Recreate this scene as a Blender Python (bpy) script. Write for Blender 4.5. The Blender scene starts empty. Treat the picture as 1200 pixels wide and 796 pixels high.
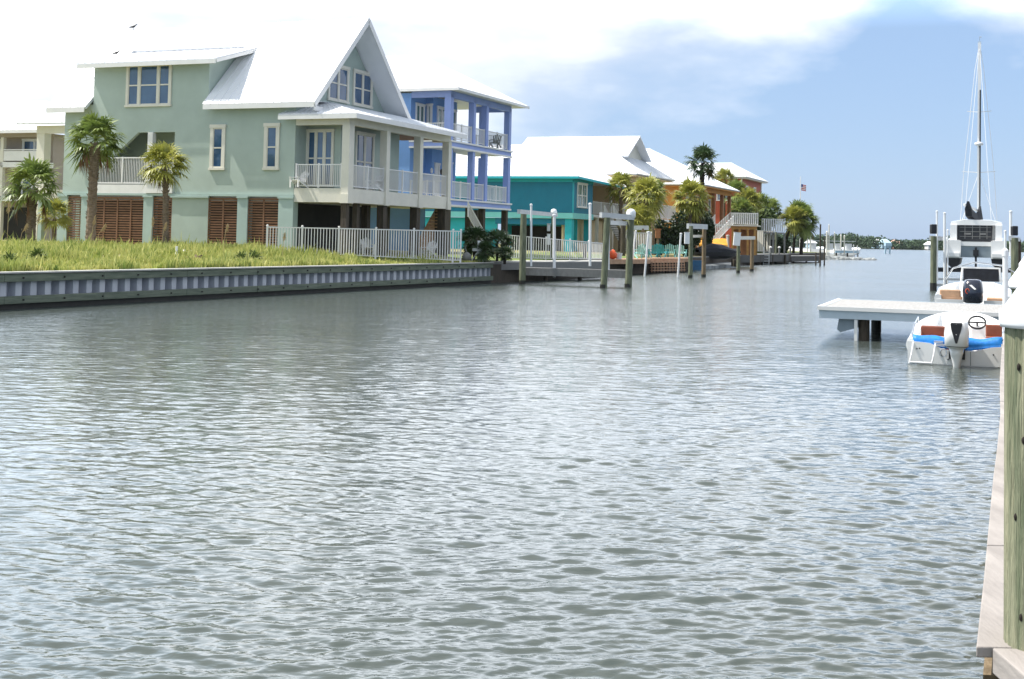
import bpy, math, random
from mathutils import Vector, Matrix, noise as noise_
random.seed(7)
R = math.radians
S = bpy.context.scene
col = S.collection

# ------------------------------------------------------------ camera
EYE = 2.8; FPX = 1500.0; PITCH = R(2.5); ROLL = 0.021
CX = 600.0; CY = 278.0 - FPX*math.tan(PITCH)
cd = bpy.data.cameras.new('camera'); cam = bpy.data.objects.new('camera', cd); col.objects.link(cam)
CM = Matrix.Rotation(math.pi/2+PITCH, 3, 'X') @ Matrix.Rotation(ROLL, 3, 'Z')
cam.matrix_world = Matrix.Translation((0,0,EYE)) @ CM.to_4x4()
cd.sensor_width = 36; cd.lens = 36*FPX/1200; cd.shift_y = (CY-398.0)/1200
cd.clip_start = .1; cd.clip_end = 20000
S.camera = cam

# ------------------------------------------------------------ sun and sky
SUN = Vector((-2.54, .40, 4.1)).normalized()
ld = bpy.data.lights.new('sun', 'SUN'); ld.energy = 4.4; ld.angle = R(.5); ld.color = (1, .955, .88)
lo = bpy.data.objects.new('sun', ld); col.objects.link(lo); lo.rotation_euler = SUN.to_track_quat('Z', 'Y').to_euler(); lo.location = (0,0,60)
W = bpy.data.worlds.new('World'); S.world = W; W.use_nodes = True
nt = W.node_tree; N = nt.nodes; L = nt.links
bg = N['Background']; bg.inputs[1].default_value = 1.0
def node(t, **k):
    n = N.new(t)
    for a, b in k.items(): setattr(n, a, b)
    return n
def mth(op, a, b=None, c=None, clamp=False):
    n = N.new('ShaderNodeMath'); n.operation = op; n.use_clamp = clamp
    for i, v in enumerate((a, b, c)):
        if v is None: continue
        if isinstance(v, (int, float)): n.inputs[i].default_value = v
        else: L.new(v, n.inputs[i])
    return n.outputs[0]
def mixc(f, a, b):
    n = N.new('ShaderNodeMix'); n.data_type = 'RGBA'
    if isinstance(f, (int, float)): n.inputs[0].default_value = f
    else: L.new(f, n.inputs[0])
    for i, v in ((6, a), (7, b)):
        if isinstance(v, tuple): n.inputs[i].default_value = (*v, 1)
        else: L.new(v, n.inputs[i])
    return n.outputs[2]
sky = node('ShaderNodeTexSky', sky_type='NISHITA', sun_disc=False)
sky.sun_elevation = math.asin(SUN.z); sky.sun_rotation = math.atan2(SUN.x, SUN.y); sky.altitude = 0
sky.air_density = 1.0; sky.dust_density = .6; sky.ozone_density = 1.6
tc = node('ShaderNodeTexCoord'); sp = node('ShaderNodeSeparateXYZ'); L.new(tc.outputs['Generated'], sp.inputs[0])
dx, dy, dz = sp.outputs
az = mth('ARCTAN2', dx, dy)
def noise(vec, scale, det, rough, xs=1):
    m = node('ShaderNodeMapping'); m.inputs['Scale'].default_value = xs if isinstance(xs, tuple) else (1,1,1)
    L.new(vec, m.inputs[0]); n = node('ShaderNodeTexNoise'); n.inputs['Scale'].default_value = scale
    n.inputs['Detail'].default_value = det; n.inputs['Roughness'].default_value = rough; L.new(m.outputs[0], n.inputs['Vector'])
    return n.outputs['Fac']
n1 = noise(tc.outputs['Generated'], 7.0, 6, .55, (1,1,2.6))
n2 = noise(tc.outputs['Generated'], 2.2, 3, .5, (1,1,2.0))
thr = mth('ADD', mth('MULTIPLY', mth('MULTIPLY', az, az), .50), .095)
d = mth('SUBTRACT', dz, thr)
d = mth('ADD', d, mth('MULTIPLY', mth('SUBTRACT', n1, .5), .16))
d = mth('ADD', d, mth('MULTIPLY', mth('SUBTRACT', .06, az), .30))       # cloudier to the left
d = mth('ADD', d, mth('MULTIPLY', mth('MAXIMUM', mth('SUBTRACT', az, .30), 0.0), 1.3))
m1 = mth('MULTIPLY_ADD', d, 13.0, .45, clamp=True)
up = mth('MULTIPLY_ADD', dz, -3.4, 1.75, clamp=True)                          # thinner overhead
m1 = mth('MULTIPLY', m1, up)
n3 = mth('MULTIPLY_ADD', mth('SUBTRACT', n1, .47), 5.0, .0, clamp=True)
gaps = mth('MULTIPLY', mth('MULTIPLY_ADD', az, -9.0, -1.9, clamp=True), n3)    # blue gaps at far left
m1 = mth('MULTIPLY', m1, mth('SUBTRACT', 1.0, mth('MULTIPLY', gaps, .9)))
hi = mth('MULTIPLY', mth('MULTIPLY_ADD', mth('SUBTRACT', n2, .50), 4.0, .75, clamp=True), mth('MULTIPLY_ADD', dz, 4.0, -.8, clamp=True))
skyc = N.new('ShaderNodeVectorMath'); skyc.operation = 'SCALE'; L.new(sky.outputs[0], skyc.inputs[0]); skyc.inputs['Scale'].default_value = .075
bank0 = mixc(.62, skyc.outputs[0], (.31, .455, .71))
bank = mixc(mth('MULTIPLY_ADD', az, -5.0, .1, clamp=True), bank0, (.56, .72, .90))                             # pale storm bank towards the bay
c1 = mixc(mth('MULTIPLY', hi, .95), bank, (.80, .815, .83))
cl = mixc(mth('MULTIPLY_ADD', mth('ADD', n1, n2), 2.2, -1.75, clamp=True), (.50, .57, .68), (.88, .90, .94))
fin = mixc(m1, c1, cl)
front = mth('MULTIPLY_ADD', dy, 2.5, -.6, clamp=True)
glow = mth('MULTIPLY', mth('MULTIPLY_ADD', dz, 9.0, -1.45, clamp=True), mth('MULTIPLY_ADD', dz, -3.6, 1.95, clamp=True))   # bright cloud above the picture
fin2 = N.new('ShaderNodeVectorMath'); fin2.operation = 'SCALE'; L.new(fin, fin2.inputs[0]); L.new(mth('MULTIPLY_ADD', mth('MULTIPLY', glow, front), 2.3, mth('MULTIPLY_ADD', front, .12, .88)), fin2.inputs['Scale'])
L.new(fin2.outputs[0], bg.inputs[0])
S.view_settings.view_transform = 'Standard'; S.view_settings.look = 'None'; S.view_settings.exposure = .60; S.view_settings.gamma = 1
S.view_settings.use_curve_mapping = False
S.render.engine = 'CYCLES'
S.cycles.max_bounces = 6; S.cycles.transparent_max_bounces = 8; S.cycles.caustics_reflective = False; S.cycles.caustics_refractive = False

# ------------------------------------------------------------ where things stand (design aids)
def ray(px, py): return CM @ Vector(((px-CX)/FPX, -(py-CY)/FPX, -1))
def atz(px, py, z=0.):
    d = ray(px, py); return Vector((0,0,EYE)) + d*((z-EYE)/d.z)
def aty(px, py, Y):
    d = ray(px, py); return Vector((0,0,EYE)) + d*(Y/d.y)

# ------------------------------------------------------------ materials
MATS = {}
def mat(name, c, rough=.7, var=.12, scale=3., bump=0., bscale=None, stretch=(1,1,1), metal=0., c2=None, trans=0., spec=.5, coat=0., det=6):
    if name in MATS: return MATS[name]
    m = bpy.data.materials.new(name); m.use_nodes = True; t = m.node_tree; b = t.nodes['Principled BSDF']
    b.inputs['Roughness'].default_value = rough; b.inputs['Metallic'].default_value = metal
    b.inputs['Specular IOR Level'].default_value = spec; b.inputs['Coat Weight'].default_value = coat
    tcn = t.nodes.new('ShaderNodeTexCoord'); mp = t.nodes.new('ShaderNodeMapping'); mp.inputs['Scale'].default_value = stretch
    t.links.new(tcn.outputs['Object'], mp.inputs[0])
    n = t.nodes.new('ShaderNodeTexNoise'); n.inputs['Scale'].default_value = scale; n.inputs['Detail'].default_value = det; n.inputs['Roughness'].default_value = .6
    t.links.new(mp.outputs[0], n.inputs['Vector'])
    r = t.nodes.new('ShaderNodeValToRGB'); e = r.color_ramp.elements
    e[0].position = .3; e[1].position = .7
    a = c; bb = c2 if c2 else tuple(min(1, x*(1+var)) for x in c)
    if not c2: a = tuple(x*(1-var) for x in c)
    e[0].color = (*a, 1); e[1].color = (*bb, 1)
    t.links.new(n.outputs['Fac'], r.inputs[0]); t.links.new(r.outputs[0], b.inputs['Base Color'])
    if bump:
        n2 = t.nodes.new('ShaderNodeTexNoise'); n2.inputs['Scale'].default_value = bscale or scale*4; n2.inputs['Detail'].default_value = 5
        t.links.new(mp.outputs[0], n2.inputs['Vector'])
        bp = t.nodes.new('ShaderNodeBump'); bp.inputs['Strength'].default_value = bump; bp.inputs['Distance'].default_value = .02
        t.links.new(n2.outputs['Fac'], bp.inputs['Height']); t.links.new(bp.outputs[0], b.inputs['Normal'])
    if trans:
        tr = t.nodes.new('ShaderNodeBsdfTranslucent'); t.links.new(r.outputs[0], tr.inputs[0])
        mx = t.nodes.new('ShaderNodeMixShader'); mx.inputs[0].default_value = trans
        t.links.new(b.outputs[0], mx.inputs[1]); t.links.new(tr.outputs[0], mx.inputs[2])
        t.links.new(mx.outputs[0], t.nodes['Material Output'].inputs[0])
    MATS[name] = m; return m
WHITE = mat('white_paint', (.76,.75,.73), .5, .05, 1.5)
CREAM = mat('cream_paint', (.70,.67,.58), .6, .06, 1.2)
ROOF = mat('white_metal_roof', (.80,.81,.83), .38, .05, .6)
SAGE = mat('sage_stucco', (.40,.475,.425), .85, .07, .8, bump=.25, bscale=30)
SAGE2 = mat('sage_pier_stucco', (.38,.48,.445), .85, .07, .8, bump=.25, bscale=30)
BLUE = mat('periwinkle_siding', (.17,.33,.66), .7, .06, 1)
BLUE2 = mat('lavender_trim', (.27,.36,.70), .6, .06, 1)
TEAL = mat('teal_siding', (.003,.175,.285), .65, .08, 1)
TEAL2 = mat('turquoise_stucco', (.02,.43,.52), .7, .08, 1)
TEAL3 = mat('pale_turquoise_band', (.20,.62,.62), .6, .05, 1)
TAN = mat('tan_stucco', (.70,.54,.35), .8, .08, 1)
BEIGE = mat('beige_stucco', (.36,.31,.26), .8, .08, 1)
ORANGE = mat('orange_stucco', (.58,.27,.06), .75, .12, 1)
RUST = mat('rust_orange_wood', (.30,.13,.05), .7, .2, 2)
RED = mat('red_siding', (.40,.075,.035), .7, .08, 1)
GLASS = mat('window_glass', (.03,.07,.14), .05, .3, .6, c2=(.06,.13,.24), spec=.9)
GLASSG = mat('green_glass', (.05,.12,.13), .05, .3, 1, c2=(.12,.22,.22), spec=.9)
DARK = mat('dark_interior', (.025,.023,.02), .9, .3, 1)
BROWNW = mat('stained_lattice_wood', (.21,.105,.055), .7, .3, 3, stretch=(1,1,6))
CEIL = mat('porch_ceiling_wood', (.14,.06,.03), .7, .2, 3)
PILE = mat('weathered_piling', (.06,.075,.045), .85, .3, 3, c2=(.22,.235,.15), bump=.5, stretch=(4,4,.5))
PILED = mat('dark_piling', (.035,.028,.02), .9, .3, 3, c2=(.09,.07,.05), bump=.5, stretch=(4,4,.5))
PILEB = mat('brown_piling', (.12,.085,.045), .85, .3, 3, c2=(.27,.20,.12), bump=.5, stretch=(4,4,.5))
TIMBER = mat('green_treated_timber', (.085,.11,.08), .85, .2, 2, c2=(.20,.225,.165), bump=.4, stretch=(.5,.5,5))
CAPM = mat('seawall_cap_wood', (.46,.45,.42), .8, .12, 2)
SHEET = mat('grey_blue_sheet_piling', (.46,.475,.53), .6, .12, 1.2, c2=(.58,.59,.63))
WETSHADE = mat('wet_piling_and_gap_shade', (.018,.018,.014), .6, .4, 3)  # near black, for wet tide bands and the seawall's painted shadow gap
ALU = mat('grey_aluminium', (.52,.54,.55), .45, .08, 2)
GREYW = mat('grey_dock_wood', (.19,.19,.185), .8, .15, 3, stretch=(1,8,1))
BRDECK = mat('brown_dock_wood', (.34,.19,.11), .8, .25, 3, c2=(.50,.33,.22))
PVC = mat('white_pvc', (.80,.81,.82), .4, .03, 2)
GEL = mat('white_gelcoat', (.80,.80,.79), .22, .02, 2, coat=.4)
GREYG = mat('grey_hull_paint', (.22,.27,.31), .35, .08, 2)
BLACKP = mat('black_paint', (.012,.012,.015), .4, .3, 4)
NAVY = mat('dark_engine_paint', (.012,.016,.035), .25, .2, 4, coat=.5)
CANVAS = mat('dark_canvas', (.012,.014,.02), .8, .4, 5)
BLUEC = mat('bright_blue_vinyl', (.01,.20,.62), .5, .25, 6, bump=.4, bscale=18)
REDC = mat('red_brown_vinyl', (.24,.07,.035), .5, .2, 6)
TANC = mat('tan_vinyl', (.55,.33,.20), .6, .15, 6)
TRUNK = mat('palm_trunk', (.10,.07,.045), .95, .4, 6, c2=(.26,.20,.14), bump=.8, stretch=(1,1,3))
TRUNKD = mat('dark_palm_trunk', (.035,.028,.02), .95, .4, 6, bump=.8)
FROND = mat('palm_frond', (.10,.16,.035), .45, .3, 1.6, c2=(.28,.34,.08), trans=.3)
FRONDY = mat('yellow_palm_frond', (.22,.25,.04), .45, .3, 1.6, c2=(.46,.44,.10), trans=.3)
FRONDD = mat('dark_palm_frond', (.03,.065,.025), .5, .3, 1.6, c2=(.08,.13,.04), trans=.2)
DEAD = mat('dead_frond', (.14,.065,.03), .9, .3, 3, c2=(.25,.14,.07))
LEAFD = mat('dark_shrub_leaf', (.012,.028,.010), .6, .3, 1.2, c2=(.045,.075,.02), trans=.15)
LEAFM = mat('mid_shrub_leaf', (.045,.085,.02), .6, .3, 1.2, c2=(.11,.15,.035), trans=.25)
LEAFFAR = mat('far_wood_leaf', (.035,.075,.035), .8, .3, .05, c2=(.07,.115,.05))
GRASSY = mat('yellow_grass', (.28,.35,.06), .8, .3, .9, c2=(.66,.62,.24), trans=.3)
GRASSG = mat('green_grass', (.12,.20,.035), .8, .3, .9, c2=(.38,.42,.12), trans=.3)
OAT = mat('dry_seed_head', (.45,.34,.18), .9, .2, 5)
SOIL = mat('sandy_soil', (.17,.16,.06), .95, .2, .5, c2=(.34,.31,.14), bump=.5)
LAWN = mat('lawn', (.10,.16,.03), .95, .2, .8, c2=(.20,.24,.05), bump=.6)
SAND = mat('white_sand', (.62,.60,.53), .95, .1, 2, bump=.5)
FARLAND = mat('far_land', (.10,.12,.06), .95, .2, .02)
CHTEAL = mat('teal_plastic', (.02,.30,.33), .5, .1, 3)
CHAQUA = mat('pale_aqua_plastic', (.30,.62,.58), .5, .1, 3)
ORB = mat('orange_plastic', (.75,.10,.02), .5, .1, 3)
YEL = mat('amber_canvas', (.72,.33,.03), .7, .2, 2)
TARP = mat('blue_tarp', (.03,.13,.26), .6, .25, 2)
ROCK = mat('jetty_rock', (.14,.15,.15), .9, .4, .8, c2=(.40,.42,.42), bump=.8)
PALEB = mat('pale_blue_paint', (.40,.56,.66), .6, .1, 1)
PINK = mat('pink_siding', (.60,.34,.28), .7, .1, 1)
FLR = mat('flag_red', (.55,.05,.06), .8, .1, 2); FLB = mat('flag_blue', (.03,.05,.22), .8, .1, 2)
DOCKTOP = mat('grooved_dock_decking', (.27,.26,.25), .8, .1, 2, c2=(.39,.38,.365), stretch=(10,.4,1))
DOCKRIM = mat('pale_dock_frame', (.46,.54,.60), .5, .06, 2)
CHROME = mat('steel', (.6,.62,.65), .2, .1, 3, metal=.9)

# ------------------------------------------------------------ mesh building
class MB:
    def __init__(s): s.v = []; s.f = []
    def add(s, vs, fs):
        n = len(s.v); s.v += [Vector(p) for p in vs]; s.f += [tuple(i+n for i in f) for f in fs]; return s
    def quad(s, a, b, c, d): return s.add((a,b,c,d), ((0,1,2,3),))
    def box(s, x0, y0, z0, x1, y1, z1):
        if x0 > x1: x0, x1 = x1, x0
        if y0 > y1: y0, y1 = y1, y0
        if z0 > z1: z0, z1 = z1, z0
        return s.add([(x0,y0,z0),(x1,y0,z0),(x1,y1,z0),(x0,y1,z0),(x0,y0,z1),(x1,y0,z1),(x1,y1,z1),(x0,y1,z1)],
              ((0,3,2,1),(4,5,6,7),(0,1,5,4),(1,2,6,5),(2,3,7,6),(3,0,4,7)))
    def prism(s, pts, ext):                          # polygon pts swept by ext
        pts = [Vector(p) for p in pts]; e = Vector(ext); n = len(pts)
        return s.add(pts+[p+e for p in pts], [tuple(range(n))[::-1], tuple(range(n, 2*n))]+[(i,(i+1)%n,(i+1)%n+n,i+n) for i in range(n)])
    def slab(s, pts, t): return s.prism(pts, (0,0,t))
    def beam(s, p0, p1, w, h=None, up=(0,0,1)):
        h = h or w; p0 = Vector(p0); p1 = Vector(p1); d = (p1-p0).normalized(); u = Vector(up)
        if abs(d.dot(u)) > .99: u = Vector((0,1,0))
        r = d.cross(u).normalized(); u = r.cross(d).normalized()
        q = [p+r*a*w/2+u*b*h/2 for p in (p0,p1) for a,b in ((-1,-1),(1,-1),(1,1),(-1,1))]
        return s.add(q, ((0,1,2,3),(4,7,6,5),(0,4,5,1),(1,5,6,2),(2,6,7,3),(3,7,4,0)))
    def cyl(s, p0, p1, r0, r1=None, n=12, caps=True):
        r1 = r0 if r1 is None else r1; p0 = Vector(p0); p1 = Vector(p1); d = (p1-p0).normalized()
        u = Vector((1,0,0)) if abs(d.x) < .9 else Vector((0,1,0)); a = d.cross(u).normalized(); b = d.cross(a)
        vs = [p+(a*math.cos(t)+b*math.sin(t))*r for p, r in ((p0,r0),(p1,r1)) for t in (2*math.pi*i/n for i in range(n))]
        fs = [(i,(i+1)%n,(i+1)%n+n,i+n) for i in range(n)]
        if caps: fs += [tuple(range(n))[::-1], tuple(range(n,2*n))]
        return s.add(vs, fs)
    def tube(s, pts, r, n=6):
        for a, b in zip(pts, pts[1:]): s.cyl(a, b, r, r, n)
        return s
    def lathe(s, c, prof, n=16, sx=1, sy=1):          # prof: (radius, z)
        c = Vector(c); vs = []; fs = []
        for r, z in prof:
            for i in range(n):
                t = 2*math.pi*i/n; vs.append(c+Vector((r*math.cos(t)*sx, r*math.sin(t)*sy, z)))
        for k in range(len(prof)-1):
            for i in range(n): fs.append((k*n+i, k*n+(i+1)%n, (k+1)*n+(i+1)%n, (k+1)*n+i))
        fs += [tuple(range(n))[::-1], tuple(range((len(prof)-1)*n, len(prof)*n))]
        return s.add(vs, fs)
    def loft(s, rings, closed=True, caps=True):
        n = len(rings[0]); vs = [p for r in rings for p in r]; fs = []
        for k in range(len(rings)-1):
            for i in range(n if closed else n-1): fs.append((k*n+i, k*n+(i+1)%n, (k+1)*n+(i+1)%n, (k+1)*n+i))
        if caps: fs += [tuple(range(n))[::-1], tuple(range((len(rings)-1)*n, len(rings)*n))]
        return s.add(vs, fs)
    def mesh(s, name, m, off=(0,0,0), smooth=False):
        o = Vector(off); me = bpy.data.meshes.new(name)
        me.from_pydata([tuple(p-o) for p in s.v], [], s.f); me.materials.append(m)
        if smooth: me.shade_smooth() if hasattr(me, 'shade_smooth') else None
        me.update(); return me
def link(o, parent=None):
    col.objects.link(o)
    if parent: o.parent = parent
    return o
def tag(o, label=None, cat=None, group=None, kind=None):
    if label: o['label'] = label
    if cat: o['category'] = cat
    if group: o['group'] = group
    if kind: o['kind'] = kind
    return o
def struct(name, mb, m, smooth=False):
    return tag(link(bpy.data.objects.new(name, mb.mesh(name, m, smooth=smooth))), kind='structure')
class Thing:
    """Empty at the base; parts given in world coords (ang None) or in the thing's own turned frame."""
    def __init__(s, name, label, cat, loc, ang=None, group=None):
        s.root = link(bpy.data.objects.new(name, None)); s.root.location = loc; s.root.empty_display_size = .3
        if ang is not None: s.root.rotation_euler = (0,0,ang); s.off = Vector((0,0,loc[2]))
        else: s.off = Vector(loc)
        tag(s.root, label, cat, group)
    def part(s, name, mb, m, parent=None, label=None, smooth=False, bevel=0):
        o = link(bpy.data.objects.new(name, mb.mesh(name, m, s.off, smooth)), parent or s.root)
        if label: o['label'] = label
        if bevel:
            b = o.modifiers.new('b', 'BEVEL'); b.width = bevel; b.segments = 2; b.limit_method = 'ANGLE'
        return o
def solo(name, mb, m, label, cat, loc, group=None, smooth=False, bevel=0, kind=None):
    o = link(bpy.data.objects.new(name, mb.mesh(name, m, loc, smooth))); o.location = loc
    if bevel:
        b = o.modifiers.new('b', 'BEVEL'); b.width = bevel; b.segments = 2; b.limit_method = 'ANGLE'
    return tag(o, label, cat, group, kind)
def copy_tree(o, parent=None):
    c = o.copy(); col.objects.link(c); c.parent = parent
    for ch in list(o.children): copy_tree(ch, c)
    return c
HA = R(-22.5)
def toW(o, x, y, z=0, ang=HA):
    c, s_ = math.cos(ang), math.sin(ang); return Vector((o[0]+c*x-s_*y, o[1]+s_*x+c*y, z))

# ------------------------------------------------------------ shared builders
def wall_map(face, pos):
    if face == 'y': return lambda a, b, z: (a, pos-b, z)        # faces -Y (towards the viewer)
    return lambda a, b, z: (pos+b, a, z)                         # faces +X (the canal)
def mbox(mb, f, a0, b0, z0, a1, b1, z1):
    p = f(a0,b0,z0); q = f(a1,b1,z1); mb.box(p[0],p[1],p[2],q[0],q[1],q[2])
def window(T, face, pos, a0, a1, z0, z1, lights=1, trim=.14, glass=None, frame=None, mid=True, widths=None, name='window', grid=0, label=None):
    f = wall_map(face, pos); fr = MB(); pn = MB(); d = .09
    mbox(fr, f, a0, 0, z0, a0+trim, d, z1); mbox(fr, f, a1-trim, 0, z0, a1, d, z1)
    mbox(fr, f, a0-.04, 0, z1, a1+.04, d+.03, z1+trim); mbox(fr, f, a0-.04, 0, z0-trim*.7, a1+.04, d+.04, z0)
    ia, ib = a0+trim, a1-trim; widths = widths or [1]*lights; tot = sum(widths); gap = trim*.9
    W_ = (ib-ia-gap*(lights-1)); x = ia
    for k, w in enumerate(widths):
        w_ = W_*w/tot; s_ = .05
        mbox(fr, f, x, .01, z0, x+s_, d-.03, z1); mbox(fr, f, x+w_-s_, .01, z0, x+w_, d-.03, z1)
        mbox(fr, f, x+s_, .01, z1-s_*1.4, x+w_-s_, d-.03, z1); mbox(fr, f, x+s_, .01, z0, x+w_-s_, d-.03, z0+s_*1.4)
        if mid: mbox(fr, f, x+s_, .015, (z0+z1)/2-.04, x+w_-s_, d-.02, (z0+z1)/2+.04)
        for g in range(grid): 
            xx = x+w_*(g+1)/(grid+1); mbox(fr, f, xx-.02, .015, z0+.07, xx+.02, d-.04, z1-.07)
        mbox(pn, f, x+s_*.5, .004, z0+.03, x+w_-s_*.5, .022, z1-.03)
        if k < lights-1: mbox(fr, f, x+w_, 0, z0, x+w_+gap, d-.01, z1)
        x += w_+gap
    o = T.part(name, fr, frame or WHITE, label=label); T.part('pane', pn, glass or GLASS, parent=o)
    return o
def railing_mb(p0, p1, z0, z1, sp=.13, post=1.7, t=.028, pw=.09, mb=None, z0b=None, z1b=None, ends=True):
    """straight railing between plan points; z0/z1 bottom/top at p0, z0b/z1b at p1"""
    mb = mb or MB(); a = Vector((p0[0],p0[1],0)); b = Vector((p1[0],p1[1],0)); L_ = (b-a).length
    z0b = z0 if z0b is None else z0b; z1b = z1 if z1b is None else z1b
    def P(t_, z, zb): q = a.lerp(b, t_); return Vector((q.x,q.y,z+(zb-z)*t_))
    mb.beam(P(0,z1,z1b), P(1,z1,z1b), .07, .06); mb.beam(P(0,z0+.08,z0b+.08), P(1,z0+.08,z0b+.08), .05, .05)
    n = max(2, int(L_/sp))
    for i in range(1, n):
        q0 = P(i/n, z0+.08, z0b+.08); q1 = P(i/n, z1, z1b); mb.beam(q0, q1, t, t, up=(b-a).normalized())
    k = max(1, round(L_/post))
    for i in range(k+1):
        if not ends and i in (0,k): continue
        mb.beam(P(i/k, z0-.02, z0b-.02), P(i/k, z1+.08, z1b+.08), pw, pw, up=(b-a).normalized())
    return mb
def roof_ribs(mb, a, b, c, d, sp=.5, h=.035, w=.03):
    """standing seams on the quad a-b (eave) d-c (ridge)"""
    a, b, c, d = map(Vector, (a,b,c,d)); n = int((b-a).length/sp)
    nn = (b-a).cross(d-a).normalized()
    if nn.z < 0: nn = -nn
    for i in range(n+1):
        t = i/n; p = a.lerp(b,t); q = d.lerp(c,t)
        if (q-p).length > .1: mb.beam(p+nn*h*.4, q+nn*h*.4, w, h, up=nn)
def roof_quad(mb, a, b, c, d, t=.16, ribs=True):
    a, b, c, d = map(Vector, (a,b,c,d)); nn = (b-a).cross(d-a).normalized()
    if nn.z < 0: nn = -nn
    mb.prism((a-nn*t,b-nn*t,c-nn*t,d-nn*t), nn*t)
    if ribs: roof_ribs(mb, a, b, c, d)
def roof_tri(mb, a, b, c, t=.16, ribs=True):
    a, b, c = map(Vector, (a,b,c)); nn = (b-a).cross(c-a).normalized()
    if nn.z < 0: nn = -nn
    mb.prism((a-nn*t,b-nn*t,c-nn*t), nn*t)

# ------------------------------------------------------------ water
import array
def build_water():
    # real ripples near the viewer, growing grid with distance, one sheet out to the horizon
    rnd = random.Random(3); waves = []
    for i in range(58):
        lam = .08*(.58/.08)**(i/57.0)*rnd.uniform(.9,1.1); k = 2*math.pi/lam
        th = R(-90)+rnd.gauss(0, R(25))+R(-8)
        waves.append((k*math.cos(th), k*math.sin(th), rnd.uniform(0,6.28), .0021*lam**.5*rnd.uniform(.5,1.5), lam))
    for i in range(6):
        lam = rnd.uniform(2,7); k = 2*math.pi/lam; th = R(-75)+rnd.gauss(0,R(30))
        waves.append((k*math.cos(th), k*math.sin(th), rnd.uniform(0,6.28), .002, lam))
    import numpy as np
    ys = [4.0]
    while ys[-1] < 110: ys.append(ys[-1]+max(.022, ys[-1]*.0030))
    while ys[-1] < 9000: ys.append(ys[-1]*1.08)
    ys = np.array([-60., -30, -10, 0, 2.5]+ys)
    u = np.concatenate([np.linspace(-1.3,-.50,40)[:-1], np.linspace(-.50,.50,760), np.linspace(.50,1.3,40)[1:]])
    yy = np.maximum(ys, 4.0)[:,None]*np.ones(len(u))[None,:]
    X = u[None,:]*(yy+6); Y = ys[:,None]*np.ones(len(u))[None,:]
    sp = np.maximum(.022, Y*.0030)
    Z = np.zeros_like(X)
    gx = X + .25*np.sin(.9*Y+.4*X) ; gy = Y + .22*np.sin(.7*X-.35*Y)
    amp = .65+.55*np.sin(.13*X+.07*Y)*np.sin(.05*Y-.09*X+1.3)      # patches of stronger and calmer ripples
    for kx, ky, ph, a, lam in waves:
        fade = np.clip((lam/sp-2.2)/2.5, 0, 1)
        s_ = np.sin(kx*gx+ky*gy+ph)
        Z += a*fade*(1-np.abs(s_)*1.0 if False else (s_+.35*np.cos(2*(kx*gx+ky*gy+ph))))*amp
    Z *= (Y > 3.9)*(Y < 108)
    nr, nc = X.shape
    co = np.stack([X,Y,Z],-1).reshape(-1).astype('f')
    idx = np.arange(nr*nc).reshape(nr,nc)
    q = np.stack([idx[:-1,:-1],idx[:-1,1:],idx[1:,1:],idx[1:,:-1]],-1).reshape(-1,4)
    me = bpy.data.meshes.new('water'); me.vertices.add(nr*nc); me.vertices.foreach_set('co', co)
    me.loops.add(len(q)*4); me.loops.foreach_set('vertex_index', q.reshape(-1).astype('i'))
    me.polygons.add(len(q)); me.polygons.foreach_set('loop_start', (np.arange(len(q))*4).astype('i'))
    me.polygons.foreach_set('use_smooth', np.ones(len(q), dtype=bool)); me.update(calc_edges=True)
    m = bpy.data.materials.new('canal_water'); m.use_nodes = True; t = m.node_tree; b = t.nodes['Principled BSDF']
    b.inputs['Roughness'].default_value = .06; b.inputs['IOR'].default_value = 1.333; b.inputs['Specular IOR Level'].default_value = .5
    tcn = t.nodes.new('ShaderNodeTexCoord'); mp = t.nodes.new('ShaderNodeMapping'); mp.inputs['Scale'].default_value = (.45,1,1); mp.inputs['Rotation'].default_value = (0,0,R(8))
    t.links.new(tcn.outputs['Object'], mp.inputs[0])
    prev = None
    for sc, st, ds in ((13.0,.5,.009),(4.0,.55,.022),(1.2,.45,.05)):
        n = t.nodes.new('ShaderNodeTexNoise'); n.inputs['Scale'].default_value = sc; n.inputs['Detail'].default_value = 3; n.inputs['Roughness'].default_value = .55; n.inputs['Distortion'].default_value = .6
        t.links.new(mp.outputs[0], n.inputs['Vector'])
        bp = t.nodes.new('ShaderNodeBump'); bp.inputs['Strength'].default_value = st; bp.inputs['Distance'].default_value = ds
        t.links.new(n.outputs['Fac'], bp.inputs['Height'])
        if prev: t.links.new(prev, bp.inputs['Normal'])
        prev = bp.outputs[0]
    # beyond the modelled ripples the same chop carries on as finer relief and broader glints
    sx = t.nodes.new('ShaderNodeSeparateXYZ'); t.links.new(tcn.outputs['Object'], sx.inputs[0])
    mr = t.nodes.new('ShaderNodeMapRange'); mr.inputs['From Min'].default_value = 14; mr.inputs['From Max'].default_value = 60; t.links.new(sx.outputs['Y'], mr.inputs['Value'])
    n = t.nodes.new('ShaderNodeTexNoise'); n.inputs['Scale'].default_value = 3.2; n.inputs['Detail'].default_value = 4; n.inputs['Roughness'].default_value = .6; t.links.new(mp.outputs[0], n.inputs['Vector'])
    g = t.nodes.new('ShaderNodeTexNoise'); g.inputs['Scale'].default_value = .06; g.inputs['Detail'].default_value = 2; t.links.new(tcn.outputs['Object'], g.inputs['Vector'])
    gm = t.nodes.new('ShaderNodeMath'); gm.operation = 'MULTIPLY_ADD'; t.links.new(g.outputs['Fac'], gm.inputs[0]); gm.inputs[1].default_value = 2.4; gm.inputs[2].default_value = -.2
    hm_ = t.nodes.new('ShaderNodeMath'); hm_.operation = 'MULTIPLY'; t.links.new(n.outputs['Fac'], hm_.inputs[0]); t.links.new(mr.outputs[0], hm_.inputs[1])
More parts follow.
